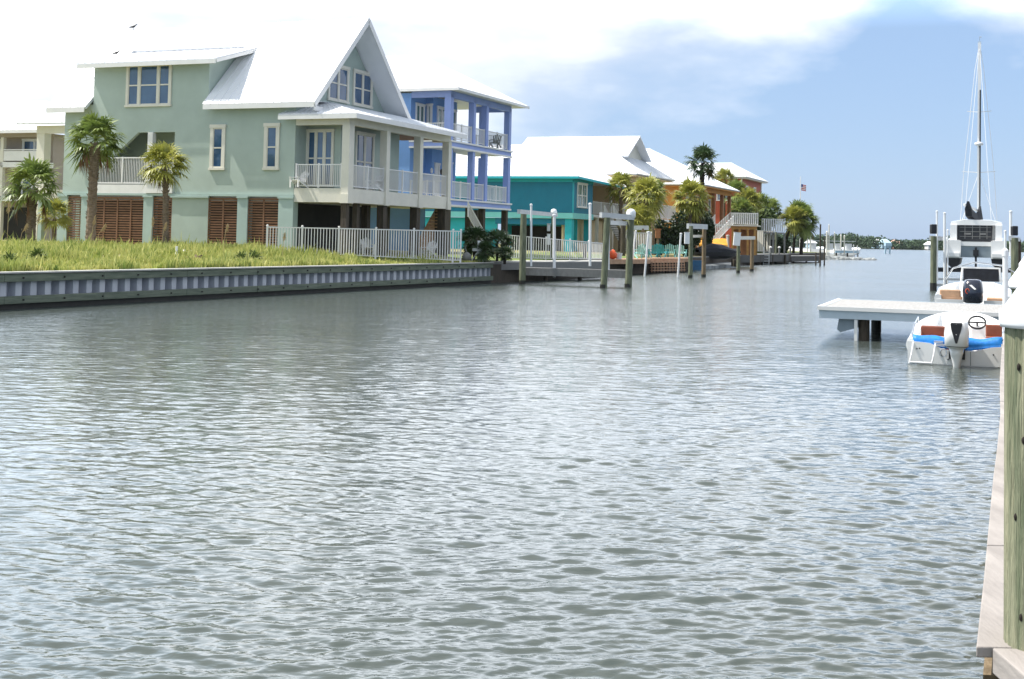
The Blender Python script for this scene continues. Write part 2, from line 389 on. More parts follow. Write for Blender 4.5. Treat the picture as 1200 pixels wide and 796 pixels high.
    h2 = t.nodes.new('ShaderNodeMath'); h2.operation = 'MULTIPLY'; t.links.new(hm_.outputs[0], h2.inputs[0]); t.links.new(gm.outputs[0], h2.inputs[1])
    bp = t.nodes.new('ShaderNodeBump'); bp.inputs['Strength'].default_value = 1; bp.inputs['Distance'].default_value = .085
    t.links.new(h2.outputs[0], bp.inputs['Height']); t.links.new(prev, bp.inputs['Normal']); prev = bp.outputs[0]
    mr2 = t.nodes.new('ShaderNodeMapRange'); mr2.inputs['From Min'].default_value = 14; mr2.inputs['From Max'].default_value = 90; mr2.inputs['To Min'].default_value = .05; mr2.inputs['To Max'].default_value = .17
    t.links.new(sx.outputs['Y'], mr2.inputs['Value']); t.links.new(mr2.outputs[0], b.inputs['Roughness'])
    t.links.new(prev, b.inputs['Normal'])
    n = t.nodes.new('ShaderNodeTexNoise'); n.inputs['Scale'].default_value = .05; t.links.new(tcn.outputs['Object'], n.inputs['Vector'])
    r = t.nodes.new('ShaderNodeValToRGB'); e = r.color_ramp.elements; e[0].color = (.052,.066,.064,1); e[1].color = (.080,.094,.082,1)
    t.links.new(n.outputs['Fac'], r.inputs[0]); t.links.new(r.outputs[0], b.inputs['Base Color'])
    me.materials.append(m)
    tag(link(bpy.data.objects.new('water', me)), kind='structure')
build_water()

# ------------------------------------------------------------ the left bank
EDGE = [Vector((-34.0, 7.0)), Vector((-17.14,43.25)), Vector((-1.16,77.3)), Vector((13.0,112.0)), Vector((26.5,150.0)), Vector((46,203)), Vector((55.5,226))]
def edge_at(d):                                       # point and inward normal at distance d along the edge
    for a, b in zip(EDGE, EDGE[1:]):
        l = (b-a).length
        if d <= l or b is EDGE[-1]:
            t = (b-a)/l; return a+t*d, Vector((-t.y, t.x))
        d -= l
ELEN = sum((b-a).length for a, b in zip(EDGE, EDGE[1:]))
D_A = (EDGE[1]-EDGE[0]).length; D_B = D_A+(EDGE[2]-EDGE[1]).length
def ground_h(d, w):                                   # height of the bank w metres in from its edge
    k = min(1, max(0, (w-.6)/8.5)); top = 1.8 if d < D_B+4 else 1.5
    return 1.24 + (top-1.24)*k*k*(3-2*k) + .05*math.sin(d*.9)*math.sin(w*.7)*min(1,w/3)
def build_ground():
    mb = MB(); ds = [i*1.5 for i in range(int(ELEN/1.5)+1)]+[ELEN]
    ws = [0.05,.6,1.2,2,3,4,5.5,7,9,11,14,20,30,50,90,200]
    pts = []
    for d in ds:
        p, n = edge_at(d)
        n = Vector((-.93,.37)) if d > D_A else n
        for w in ws:
            q = p+n*w; pts.append((q.x, q.y, ground_h(d, w)))
    nc = len(ws); fs = [(i*nc+j,(i)*nc+j+1,(i+1)*nc+j+1,(i+1)*nc+j) for i in range(len(ds)-1) for j in range(nc-1)]
    mb.add(pts, fs); struct('ground', mb, SOIL, smooth=True)
    # end of the point, turning away from the canal
    p, n = edge_at(ELEN); q = p+Vector((-200,60)); 
    mb2 = MB(); mb2.prism([(p.x,p.y,-1),(q.x,q.y,-1),(q.x,q.y-8,-1),(p.x-3,p.y-7,-1)], (0,0,2.2)); struct('ground', mb2, LAWN)
build_ground()
lawn = MB()
for d0, d1, w0, w1 in ((D_B+2, D_B+38, .9, 9), (D_B+95, ELEN-1, .8, 12)):
    k = 12
    for i in range(k):
        a, b = d0+(d1-d0)*i/k, d0+(d1-d0)*(i+1)/k
        q = []
        for d_, w_ in ((a,w0),(b,w0),(b,w1),(a,w1)):
            p, n = edge_at(d_); n = Vector((-.93,.37)); p = p+n*w_; q.append((p.x,p.y,ground_h(d_,w_)+.035))
        lawn.quad(*q)
struct('lawn', lawn, LAWN)

# seawall of corrugated sheet piling, timber wales and a pale cap
a0, a1 = EDGE[0], EDGE[2]
T = Thing('seawall', 'long seawall of grey blue corrugated sheet piling between green timber wales below the grass', 'seawall', (a1.x, a1.y, 0))
sh, cap, w1_, w2_, base = MB(), MB(), MB(), MB(), MB()
dirs = []
segs = [(EDGE[0],EDGE[1]),(EDGE[1],EDGE[2])]
for a, b in segs:
    t = (b-a).normalized(); n = Vector((-t.y,t.x)); l = (b-a).length
    P = lambda s_, w, z: Vector((a.x+t.x*s_+n.x*w, a.y+t.y*s_+n.y*w, z))
    s_ = 0.; per = .67; prof = []
    while s_ < l:
        for ds_, w in ((0,.03),(.27,.03),(.33,.33),(.61,.33)): 
            if s_+ds_ <= l: prof.append((s_+ds_, w))
        s_ += per
    prof.append((l,.03))
    vs = [P(x,w,z) for x,w in prof for z in (-.8,1.12)]
    sh.add(vs, [(2*i,2*i+2,2*i+3,2*i+1) for i in range(len(prof)-1)])
    def board(mb, s0, s1, w0, w1, z0, z1): mb.prism([P(s0,w0,z0),P(s1,w0,z0),P(s1,w1,z0),P(s0,w1,z0)], (0,0,z1-z0))
    k = max(1, int(l/4.6))
    rnd = random.Random(5)
    for i in range(k):
        s0, s1 = l*i/k+.006, l*(i+1)/k-.006
        board(w1_, s0, s1, -.16, .0, .93, 1.20+rnd.uniform(-.01,.01)); 
        board(w2_, s0, s1, -.18+rnd.uniform(-.015,.015), .0, .18, .44)
        board(cap, s0, s1, -.22, .30, 1.215, 1.265)
    board(base, 0, l, -.02, .0, -.8, .17)  # black strip puts the shadow gap and its reflection into colour
    for i in range(int(l/1.9)):
        for z, w in ((1.06,-.17),(.31,-.20)):
            p = P(.8+i*1.9, w, z); base.cyl(p, p-Vector((n.x,n.y,0))*.05, .03, n=8)
T.part('sheet_piling', sh, SHEET); T.part('cap_board', cap, CAPM); T.part('upper_wale', w1_, TIMBER, bevel=.015)
T.part('lower_wale', w2_, TIMBER, bevel=.015); T.part('gap_shade_and_bolts', base, WETSHADE, label='black strip painted as the shadow gap under the wale, and bolt heads')

w2 = MB(); caps_ = MB()
for a, b in zip(EDGE[2:], EDGE[3:]):
    t = (b-a).normalized(); n_ = Vector((-t.y,t.x))
    w2.prism([(a.x,a.y,-1),(b.x,b.y,-1),(b.x+n_.x*.25,b.y+n_.y*.25,-1),(a.x+n_.x*.25,a.y+n_.y*.25,-1)],(0,0,2.13))
    caps_.prism([(a.x-t.x*0,a.y,1.133),(b.x,b.y,1.133),(b.x+n_.x*.4,b.y+n_.y*.4,1.133),(a.x+n_.x*.4,a.y+n_.y*.4,1.133)],(0,0,.11))
T = Thing('seawall', 'dark low timber seawall behind the docks and lifts, running to the point', 'seawall', (EDGE[2].x, EDGE[2].y, 0))
T.part('timber_face', w2, PILED); T.part('cap_board', caps_, GREYW)

# grass on the slope
SANDS = []
for px_, py_, rx_ in ((122,294,1.5),(146,296,1.4),(44,285,.8),(163,299,.6),(92,289,.7),(215,300,.6)):
    Yp = min(1.35*FPX/(py_-268), 68); p_ = aty(px_,py_,Yp); SANDS.append((p_.x,Yp,rx_))
def build_grass():
    import numpy as np
    rnd = random.Random(11)
    for mtl, cnt, nm, hh in ((GRASSY, 44000, 'tall_grass', .29), (GRASSG, 30000, 'green_grass', .27)):
        mb = MB(); vs = []; fs = []
        for i in range(cnt):
            d = D_A-6+rnd.random()*(D_B-D_A+6); w = .35+(rnd.random()**1.3)*16
            p, n = edge_at(d); q = p+n*w
            lim = 20
            L_ = toW_inv(q)
            if L_[1] > -.15 and -16.6 < L_[0] < 3.7: continue
            px = 600+1500*q.x/q.y
            if px > 520 and w > 1.0: continue
            cl_ = noise_.noise((q.x*.45,q.y*.45,3))*2.2+noise_.noise((q.x*1.7,q.y*1.7,9))*.8
            if mtl is GRASSG and cl_ < .1 and rnd.random() < .85: continue
            if noise_.noise((q.x*.8,q.y*.5,20)) > .38 and rnd.random() < .7: continue
            if any(((q.x-a_)/r_)**2+((q.y-b_)/(r_*1.6))**2 < rnd.uniform(.6,1.3) for a_,b_,r_ in SANDS): continue
            if px > 420: hs = .55
            else: hs = 1
            z = ground_h(d, w); h = hh*hs*rnd.uniform(.35,1.3)*max(.35,1+.45*cl_)*(1.9 if rnd.random() < .03 else 1); a = rnd.uniform(0,6.28); b = .022+rnd.random()*.03
            lx, ly = rnd.gauss(0,.12), rnd.gauss(0,.12)
            k = len(vs); c, s_ = math.cos(a)*b, math.sin(a)*b
            vs += [(q.x-c,q.y-s_,z-.02),(q.x+c,q.y+s_,z-.02),(q.x+c*.6+lx*h,q.y+s_*.6+ly*h,z+h*.6),(q.x-c*.6+lx*h,q.y-s_*.6+ly*h,z+h*.6),(q.x+lx*h*2.2,q.y+ly*h*2.2,z+h)]
            fs += [(k,k+1,k+2,k+3),(k+3,k+2,k+4)]
        mb.v = [Vector(p) for p in vs]; mb.f = fs
        struct_ = link(bpy.data.objects.new(nm, mb.mesh(nm, mtl)))
        tag(struct_, 'yellow green unmown grass covering the slope between house and seawall' if mtl is GRASSY else 'greener grass clumps mixed through the slope above the seawall', 'grass', kind='stuff')
def toW_inv(q):
    x, y = q.x+12.48, q.y-72.; c, s_ = math.cos(-HA), math.sin(-HA); return (c*x-s_*y, s_*x+c*y)
build_grass()

# ------------------------------------------------------------ GREEN HOUSE
OG = (-12.48, 72.0); ZG = 1.75
T = Thing('beach_house', 'large sage green stilt house with white metal gable roof and wraparound porch', 'house', (*OG, ZG), HA)
w = MB(); y0, y1 = 0., .25
hole = [(-13.54,6.29),(-10.65,8.56),(-8.0,8.56),(-8.0,4.86),(-9.85,4.86),(-9.85,4.86),(-13.54,4.86)]
def fpoly(mb, pts, ya=0., yb=.25): mb.prism([(x,ya,z) for x, z in pts], (0,yb-ya,0))
XL, XR = -16.2, .25
fpoly(w, [(XL,4.84),(-13.54,4.84),(-13.54,10.3),(XL,10.3)])
fpoly(w, [(-13.54,6.29),(-10.65,8.56),(-8.,8.56),(-8.,10.3),(-13.54,10.3)])
fpoly(w, [(-8.,4.84),(XR,4.84),(XR,10.3),(-8.,10.3)])
fpoly(w, [(-14.08,10.3),(-5.7,10.3),(-5.7,12.75),(-14.08,12.75)])
D = 10.7; RY = 5.3; RZ = 15.75; EZ = 10.10; EY = -.62; SL = (RZ-EZ)/(RY-EY)
w.prism([(XR,.25,4.84),(XR,1.25,4.84),(XR,1.25,10.5),(XR,.25,10.5)], (-.25,0,0))
w.prism([(XR,0.0,10.32),(XR,D,10.32),(XR,D,10.35),(XR,RY,RZ-.35),(XR,0,EZ+SL*.62-.3)], (-.25,0,0))
w.box(XL,D-.25,4.84,XR-.02,D,10.3); w.box(XL,.26,4.84,XL+.25,D-.26,10.3)
w.prism([(XL+.25,0.26,10.31),(XL+.25,D,10.31),(XL+.25,RY,RZ-.35)], (-.25,0,0))
# dormer cheeks
ch = lambda x: [(x,.26,10.3),(x,.26,12.75),(x,4.2,14.0)]
w.prism(ch(-5.72), (-.2,0,0)); w.prism(ch(-13.86), (-.2,0,0))
# recess behind the balcony opening
w.box(-14.0,2.3,4.84,-7.8,2.5,9.4); w.box(-14.2,.26,4.84,-14.0,2.5,9.4); w.box(-7.8,.26,4.84,-7.6,2.5,9.4)
w.box(-14.0,.26,9.2,-7.8,2.3,9.4)
# inner porch block
w.box(.26,1.25,5.3,2.2,1.5,9.3); w.box(2.2,1.25,5.3,2.45,8.4,9.3); w.box(.3,8.15,5.3,2.2,8.4,9.3)
# wall panel between lattices and belt
w.box(-8.05,.02,ZG-.3,-5.50,.24,4.8)
T.part('wall', w, SAGE)
pr = MB()
for x0, x1 in ((-16.47,-15.75),(-14.68,-14.01),(-10.05,-9.38),(-3.45,-2.76),(-.70,.27)):
    o = T.part('pier', MB().box(x0,-.06,ZG-.3,x1,.45,4.80), SAGE2)
b_ = MB().box(-16.5,-.11,4.80,.30,.0,4.93)
for x0, x1 in ((-16.5,-15.72),(-14.71,-13.98),(-10.08,-9.35),(-8.1,-5.4),(-3.48,-2.73),(-.73,.30)): b_.box(x0,-.14,4.70,x1,-.005,4.797)
T.part('belt_course', b_, SAGE2)
for x0, x1, posts in ((-15.75,-14.68,0),(-14.01,-10.05,3),(-9.38,-8.05,0),(-5.50,-3.45,1),(-2.76,-.70,1)):
    lt = MB(); z = ZG-.1
    while z < 4.62: lt.box(x0+.03,.06,z,x1-.03,.085,z+.082); z += .148
    n = posts+1
    for i in range(n+1):
        x = x0+(x1-x0)*i/n; lt.box(x-.05,.03,ZG-.2,x+.05,.058,4.68)
    lt.box(x0+.05,.03,4.6,x1-.05,.058,4.72)
    T.part('lattice_panel', lt, BROWNW)
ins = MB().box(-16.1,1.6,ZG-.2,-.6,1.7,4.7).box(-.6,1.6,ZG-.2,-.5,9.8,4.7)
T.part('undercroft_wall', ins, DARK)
# floors
T.part('floor', MB().box(XL+.02,.27,4.5,XR-.02,D-.27,4.83), WHITE)
# balcony
bal = MB().box(-13.54,-.10,4.93,-9.86,.02,5.45).box(-13.54,.02,5.2,-7.9,2.2,5.3)
bal.box(-9.86,-.16,4.95,-7.95,.9,5.62).box(-9.85,-.12,5.62,-9.5,.2,8.55)
bal.box(-9.92,-.22,5.62,-7.9,.9,5.70)
T.part('balcony', bal, WHITE)
rl = MB(); 
for i in range(31):
    x = -13.4+i*3.55/30; zt = 7.05 if x > -12.7 else 7.05-( -12.7-x)*.78
    rl.box(x-.016,-.05,5.55,x+.016,-.02,zt)
rl.box(-13.5,-.07,5.5,-9.86,.0,5.58).beam((-12.7,-.035,7.05),(-9.86,-.035,7.05),.07,.07).beam((-13.5,-.035,6.42),(-12.7,-.035,7.05),.07,.07)
rl.box(-11.75,-.08,5.5,-11.65,.02,7.1)
railing_mb((-9.5,-.04),(-8.0,-.04),5.7,7.05,.12,3,mb=rl)
T.part('railing', rl, WHITE)
# windows
window(T,'y',0,-11.62,-8.32,10.2,12.55,3,widths=[1,1.75,1],frame=CREAM,trim=.17)
window(T,'y',0,-5.45,-4.42,6.45,8.75,1,frame=CREAM,trim=.2)
window(T,'y',0,-1.78,-.76,6.45,8.78,1,frame=CREAM,trim=.2)
window(T,'x',XR,3.35,5.75,10.75,12.7,2,frame=CREAM,trim=.17)
window(T,'x',XR,6.3,8.7,10.75,12.7,2,frame=CREAM,trim=.17)
window(T,'y',1.25,.25,2.05,5.5,8.6,3,frame=CREAM,trim=.12)
window(T,'x',2.45,1.55,2.3,6.1,8.55,1,frame=CREAM,trim=.1)
window(T,'x',2.45,2.9,5.1,5.4,8.6,2,frame=CREAM,trim=.14,name='french_door')
# main roof
def MR(x, y): return (x, y, EZ+(y-EY)*SL)
RX0, RX1 = -17.1, 1.8
r = MB()
roof_quad(r, MR(RX0,EY), MR(-14.15,EY), MR(-14.15,RY), MR(RX0-.6,RY))
roof_quad(r, MR(-5.65,EY), MR(RX1,EY), MR(RX1,RY), MR(-5.65,RY))
roof_quad(r, MR(-14.14,3.6), MR(-5.66,3.6), MR(-5.66,RY), MR(-14.14,RY), ribs=False)
bk = lambda x, y: (x, 2*RY-y, EZ+(y-EY)*SL)
roof_quad(r, bk(RX0,EY), bk(RX1,EY), bk(RX1,RY), bk(RX0-.6,RY))
ro = T.part('roof', r, ROOF)
r2 = MB(); roof_quad(r2, (-14.75,-.72,12.72), (-4.75,-.72,12.72), (-4.75,4.25,14.15), (-14.75,4.25,14.15), .14)
T.part('dormer_roof', r2, ROOF)
fa = MB()
fa.box(RX0,EY-.05,EZ-.32,-14.2,EY-.005,EZ-.03); fa.box(-5.6,EY-.05,EZ-.32,RX1,EY-.005,EZ-.03)
fa.beam((RX1+.025,EY,EZ-.18),(RX1+.025,RY,RZ-.18),.05,.32); fa.beam((RX1+.025,2*RY-EY,EZ-.18),(RX1+.025,RY,RZ-.18),.05,.32)
fa.box(-14.75,-.78,12.42,-4.75,-.73,12.66); fa.beam((-4.72,-.72,12.58),(-4.72,4.0,13.94),.05,.2)
fa.box(RX1-.04,EY,EZ-.5,RX1,EY+1.,EZ-.25)
T.part('fascia', fa, WHITE)
# porch
PX, PY0, PY1 = 3.7, -.02, 13.2
po = MB().box(XR+.02,0,4.52,PX,PY1,5.30)
T.part('porch_floor', po, CREAM)
T.part('porch_ceiling', MB().box(XR+.02,.3,8.98,PX-.35,PY1-.3,9.04), CEIL)
bm = MB().box(XR+.02,0,8.84,PX,.30,9.38).box(PX-.34,.30,8.84,PX,PY1-.32,9.38).box(2.5,PY1-.31,8.84,PX,PY1,9.38)
T.part('porch_beam', bm, CREAM)
for (x, y, s_) in ((PX-.36,-.04,.55),(PX-.36,4.35,.42),(PX-.36,8.7,.42),(PX-.36,12.78,.44)):
    T.part('porch_column', MB().box(x-.04,y,4.5,x+.42,y+s_,8.86).box(x-.08,y-.05,4.48,x+.45,y+s_+.04,5.0), CREAM)
T.part('railing', railing_mb((XR+.1,.06),(PX-.45,.06),5.35,6.62,.12,1.75), WHITE)
for ya, yb in ((.5,4.35),(4.8,8.7),(9.15,12.78)):
    T.part('railing', railing_mb((PX-.12,ya),(PX-.12,yb),5.35,6.62,.12,2.0), WHITE)
r3 = MB(); e1 = 9.42; ox, oy = PX+.75, -.55; ty = 14.0
roof_quad(r3, (-.55,oy,e1),(ox,oy,e1),(1.3,1.9,10.32),(XR+.02,1.9,10.32), .1)
roof_quad(r3, (ox,oy,e1),(ox,ty,e1),(1.3,ty-2.6,10.32),(1.3,1.9,10.32), .1)
r3.slab([(XR+.05,0.3,10.28),(1.35,1.8,10.28),(1.35,ty-2.6,10.28),(XR+.05,ty-2.6,10.28)], .03)
T.part('porch_roof', r3, ROOF)
T.part('porch_fascia', MB().box(-.55,oy-.05,e1-.30,ox,oy-.01,e1-.04).box(ox+.01,oy-.05,e1-.30,ox+.05,ty,e1-.04), WHITE)
for x, y, r_ in ((PX-.3,.3,.17),(PX-.5,1.9,.15),(PX-.3,4.6,.22),(PX-1.8,5.4,.2),(PX-.3,8.9,.24),(PX-.3,12.9,.27),(PX-2.6,9.4,.2)):
    T.part('stilt', MB().box(x-r_,y-r_,ZG-.3,x+r_,y+r_,4.52), PILED)
# side porch on the far left
sp_ = MB().box(-21.9,3.6,4.7,-16.25,8,5.25)
T.part('porch_floor', sp_, CREAM)
T.part('porch_column', MB().box(-21.9,3.8,5.25,-21.25,4.4,9.0), CREAM)
T.part('porch_beam', MB().box(-21.9,3.75,8.95,-16.25,4.2,9.45), CREAM)
T.part('wall', MB().box(-20.6,6.2,5.25,-16.3,6.4,9.2).box(-17.6,3.7,5.3,-16.3,3.9,7.2), SAGE2)
window(T,'y',6.2,-20.3,-18.6,6.0,8.6,2,frame=CREAM)
rr = MB(); roof_quad(rr, (-22.8,2.9,9.55),(-16.0,2.9,9.55),(-16.3,7.5,10.8),(-20.5,7.5,10.8), .1)
T.part('porch_roof', rr, ROOF)
for x in (-21.6,-18.5): T.part('stilt', MB().box(x-.16,4.0,ZG-.3,x+.16,4.32,4.7), SAGE2)
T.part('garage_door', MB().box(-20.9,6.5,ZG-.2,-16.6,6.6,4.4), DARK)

# ------------------------------------------------------------ BLUE HOUSE
OB = (-4.42, 90.0); ZB_ = 1.6
T = Thing('beach_house', 'periwinkle blue three storey stilt house with two white railed galleries', 'house', (*OB, ZB_), HA)
w = MB(); w.box(-12,0,4.9,-3.15,.25,12.95).box(-3.4,.26,4.9,-3.15,2.5,12.95).box(-3.15,2.5,5.4,-2.6,2.75,12.95).box(-2.85,2.75,5.4,-2.6,6.6,12.95)
w.box(-12,6.35,4.9,-2.86,6.6,12.95); w.box(-12,.3,4.9,-11.8,6.3,12.95)
T.part('wall', w, BLUE)
fl = MB(); bnd = MB(); tr = MB()
for z in (4.88, 9.0):
    fl.box(-3.1,.02,z+.12,-.02,11.2,z+.44)
    bnd.box(-3.2,-.04,z+.14,0.02,0,z+.42).box(0.0,-.04,z+.14,.04,11.24,z+.42)
    tr.box(-3.2,-.09,z,.1,.02,z+.13).box(0,.02,z,.1,11.3,z+.13).box(-3.2,-.12,z+.43,.14,.02,z+.55).box(.0,.02,z+.43,.14,11.34,z+.55)
T.part('gallery_floor', fl, WHITE); T.part('band', bnd, BLUE2); T.part('band_trim', tr, WHITE)
for (y, s_) in ((0,.5),(3.95,.42),(6.3,.42),(10.75,.45)):
    for z0, z1 in ((5.43,8.99),(9.55,12.85)):
        T.part('column', MB().box(-s_,y,z0,0,y+s_,z1), BLUE2)
for x in (-2.6,):
    T.part('column', MB().box(x,10.75,5.43,x+.4,11.15,8.99), BLUE2); T.part('column', MB().box(x,10.75,9.55,x+.4,11.15,12.85), BLUE2)
T.part('beam', MB().box(-3.15,.02,12.6,0,.3,13.05).box(-.32,.3,12.6,0,11.15,13.05).box(-3,10.85,12.6,-.32,11.15,13.05), BLUE2)
for z in (5.5, 9.62):
    T.part('railing', railing_mb((-3.1,.12),(-.5,.12),z,z+1.15,.14,1.6), WHITE)
    for a, b in ((.5,3.95),(4.4,6.3),(6.75,10.75)):
        T.part('railing', railing_mb((-.15,a),(-.15,b),z,z+1.15,.14,1.8), WHITE)
    T.part('railing', railing_mb((-2.9,11.0),(-.4,11.0),z,z+1.15,.14,1.8), WHITE)
window(T,'y',0.0,-5.2,-4.4,10.2,12.2,1)
window(T,'y',2.5,-3.1,-2.65,9.7,12.3,1,glass=GLASSG)
f_ = wall_map
window(T,'x',-2.6,3.1,4.7,9.65,12.2,2,glass=GLASSG,name='french_door',mid=False)
window(T,'x',-2.6,4.9,6.4,9.65,12.2,2,glass=GLASSG,name='french_door',mid=False)
window(T,'x',-2.6,5.0,5.9,5.9,8.2,1,glass=WHITE)
window(T,'x',-2.6,2.9,3.7,5.5,8.0,1,name='door',mid=False,glass=WHITE)
# top floor door facing the viewer
dT = MB().box(-3.12,.28,9.6,-3.06,1.9,12.2)
window(T,'x',-3.15,.7,2.1,9.6,12.2,2,glass=GLASSG,name='french_door',mid=False)
r = MB(); e = 13.18; X0, X1, Y0, Y1 = -13.2, .9, -.75, 12.6; rz = 16.6
pa, pb = (-8.4,5.9,rz), (-5.4,5.9,rz)
roof_quad(r, (X0,Y0,e),(X1,Y0,e),pb,pa); roof_quad(r, (X0,Y1,e),(X1,Y1,e),pb,pa,ribs=False)
roof_tri(r, (X1,Y0,e),(X1,Y1,e),pb); roof_tri(r, (X0,Y0,e),(X0,Y1,e),pa)
T.part('roof', r, ROOF)
T.part('soffit', MB().box(X0+.1,Y0+.1,e-.12,X1-.1,Y1-.1,e-.06), WHITE)
T.part('fascia', MB().box(X0,Y0-.04,e-.2,X1+.04,Y0,e).box(X1,Y0,e-.2,X1+.04,Y1,e), WHITE)
for x, y in ((-.3,.4),(-2.8,.4),(-.3,4.1),(-.3,6.5),(-.3,10.9),(-2.8,4.1),(-2.8,10.9)):
    T.part('stilt', MB().box(x-.2,y-.2,ZB_-.2,x+.2,y+.2,4.88), PILED)
T.part('ground_floor_wall', MB().box(-11,2.6,ZB_-.2,-3.2,2.8,4.88), BLUE)
st = MB()
for i in range(13): st.box(-2.9,.4+i*.27,ZB_+.1+i*.24,-2.0,.4+i*.27+.3,ZB_+.16+i*.24)
st.prism([(-2.95,.3,ZB_),(-2.95,4.0,ZB_+3.15),(-2.95,4.0,ZB_)], (-.05,0,0))
T.part('staircase', st, BRDECK)
wr = railing_mb((.6,2.0),(.6,5.6),4.2,5.2,.14,3.6,z0b=1.7,z1b=2.7); T.part('stair_railing', wr, WHITE)
for y, z in ((1.2,11.4),): 
    for k in range(2):
        T.part('wall_lamp', MB().lathe((-2.52,3.95+k*.0,7.3+.0*k),[(.03,0),(.09,.08),(.11,.3),(.03,.42)],8) if k == 0 else MB().lathe((-2.52,2.3,7.3),[(.03,0),(.09,.08),(.11,.3),(.03,.42)],8), BLACKP if k == 0 else WHITE)

# ------------------------------------------------------------ TEAL HOUSE
OT = (5.94, 125.0); ZT = 1.45
T = Thing('beach_house', 'teal stilt house with a broad low white hip roof and turquoise lower walls', 'house', (*OT, ZT), HA)
T.part('wall', MB().box(-26,0,5.3,0,.25,8.85).box(-.25,.26,5.3,0,6.1,8.85).box(-26,5.9,5.3,-.26,6.1,8.85), TEAL)
T.part('corner_trim', MB().box(-26,-.06,8.3,.06,-.01,8.8).box(.01,-.06,8.3,.06,6.1,8.8).box(.012,-.03,5.3,.055,.35,8.3), TEAL2)
T.part('band', MB().box(-26,-.12,4.72,.12,.02,5.28).box(.01,.02,4.72,.12,6.1,5.28), TEAL3)
T.part('lower_wall', MB().box(-26,.6,ZT-.2,-8.2,.8,4.7).box(-8.2,3.2,ZT-.2,-.6,3.3,4.7), TEAL2)
T.part('pier', MB().box(-.75,.05,ZT-.2,-.05,.75,4.7), TEAL2); T.part('beam', MB().box(-8.2,.1,4.1,-.76,.5,4.7), TEAL)
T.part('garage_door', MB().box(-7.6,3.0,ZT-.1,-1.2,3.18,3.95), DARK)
T.part('pier', MB().box(-.75,5.6,ZT-.2,-.1,6.2,4.7), TEAL2)
window(T,'x',0,1.25,4.2,5.95,8.2,2,grid=1,glass=GLASSG,trim=.16)
T.part('porch_floor', MB().box(-5,6.12,5.0,0,18.9,5.3), WHITE)
T.part('porch_rear_wall', MB().box(-5.2,6.12,5.3,-5,18.5,8.6), TAN)
for y in (12.2,18.6): T.part('porch_post', MB().box(-.22,y,5.3,0,y+.22,8.5), WHITE)
T.part('railing', railing_mb((-.1,6.15),(-.1,12.2),5.35,6.6,.16,3), WHITE); T.part('railing', railing_mb((-.1,12.4),(-.1,18.6),5.35,6.6,.16,3), WHITE)
T.part('railing', railing_mb((-4.9,18.7),(-.1,18.7),5.35,6.6,.16,3), WHITE)
for y in (8,13,18.4): T.part('stilt', MB().box(-.35,y,ZT-.2,-.05,y+.3,5.0), CREAM)
r = MB(); X0, X1, Y0, Y1 = -27, .8, -.7, 19.6; e = 8.85
pa, pb = (-18,9.4,12.75), (-7.,9.4,12.75)
roof_quad(r,(X0,Y0,e),(X1,Y0,e),pb,pa); roof_quad(r,(X0,Y1,e),(X1,Y1,8.35),pb,pa,ribs=False)
roof_tri(r,(X1,Y0,e),(X1,Y1,8.35),pb); roof_tri(r,(X0,Y0,e),(X0,Y1,e),pa)
T.part('roof', r, ROOF)
T.part('soffit', MB().box(X0+.1,Y0+.08,e-.22,X1-.08,6.4,e-.17), TEAL)
T.part('fascia', MB().box(X0,Y0-.05,e-.24,X1+.05,Y0,e-.02).prism([(X1,Y0,e-.24),(X1,Y1,8.11),(X1,Y1,8.33),(X1,Y0,e-.02)],(.05,0,0)), TEAL2)
T.part('ground_floor_wall', MB().box(-1.4,.9,ZT-.2,-1.2,13,4.69).box(-1.19,6.0,2.2,-1.17,7.0,3.6), mat('cream_stucco',(.82,.66,.42),.8,.06,1))
so = railing_mb((.9,7.2),(.9,14.0),5.2,6.2,.22,3,z0b=1.6,z1b=2.7,t=.07); railing_mb((1.9,7.2),(1.9,14.0),5.2,6.2,.22,3,z0b=1.6,z1b=2.7,t=.07,mb=so)
T.part('stair_railing', so, WHITE)
st = MB()
for i in range(16): st.box(.95,7.2+i*.42,5.1-i*.225,1.85,7.2+i*.42+.4,5.16-i*.225)
T.part('staircase', st, GREYW)

# ------------------------------------------------------------ TAN HOUSE
OA = (13.0, 142.0); ZA = 1.45
T = Thing('beach_house', 'tan house with a tall white dutch gable roof behind the teal house', 'house', (*OA, ZA), HA)
T.part('wall', MB().box(-14,0,ZA-.2,0,.3,9.9).box(-.3,.3,ZA-.2,0,14,9.9).box(-14,13.7,ZA-.2,-.3,14,9.9), TAN)
window(T,'x',0,1.4,2.4,6.5,8.8,1); window(T,'x',0,5.6,8.4,5.6,8.8,2)
T.part('balcony', MB().box(.02,5.0,4.9,2.3,11.6,5.2), WHITE)
T.part('railing', railing_mb((2.2,5.0),(2.2,11.5),5.25,6.8,.14,3.2), WHITE); T.part('railing', railing_mb((.05,5.0),(2.2,5.0),5.25,6.8,.14,3.2), WHITE)
for y in (5.2,11.3): T.part('balcony_post', MB().box(1.95,y,ZA-.2,2.2,y+.25,4.9), WHITE)
r = MB(); X0, X1, Y0, Y1 = -15, 1.2, -1, 15; e = 10.1; i0, i1, j0, j1, h_ = -15, -1.9, 2.6, 11.4, 12.3
A_, B_, C_, D_ = (X0,Y0,e),(X1,Y0,e),(X1,Y1,e),(X0,Y1,e); a_, b2, c_, d_ = (i0,j0,h_),(i1,j0,h_),(i1,j1,h_),(i0,j1,h_)
roof_quad(r,A_,B_,b2,a_); roof_quad(r,B_,C_,c_,b2); roof_quad(r,D_,C_,c_,d_,ribs=False)
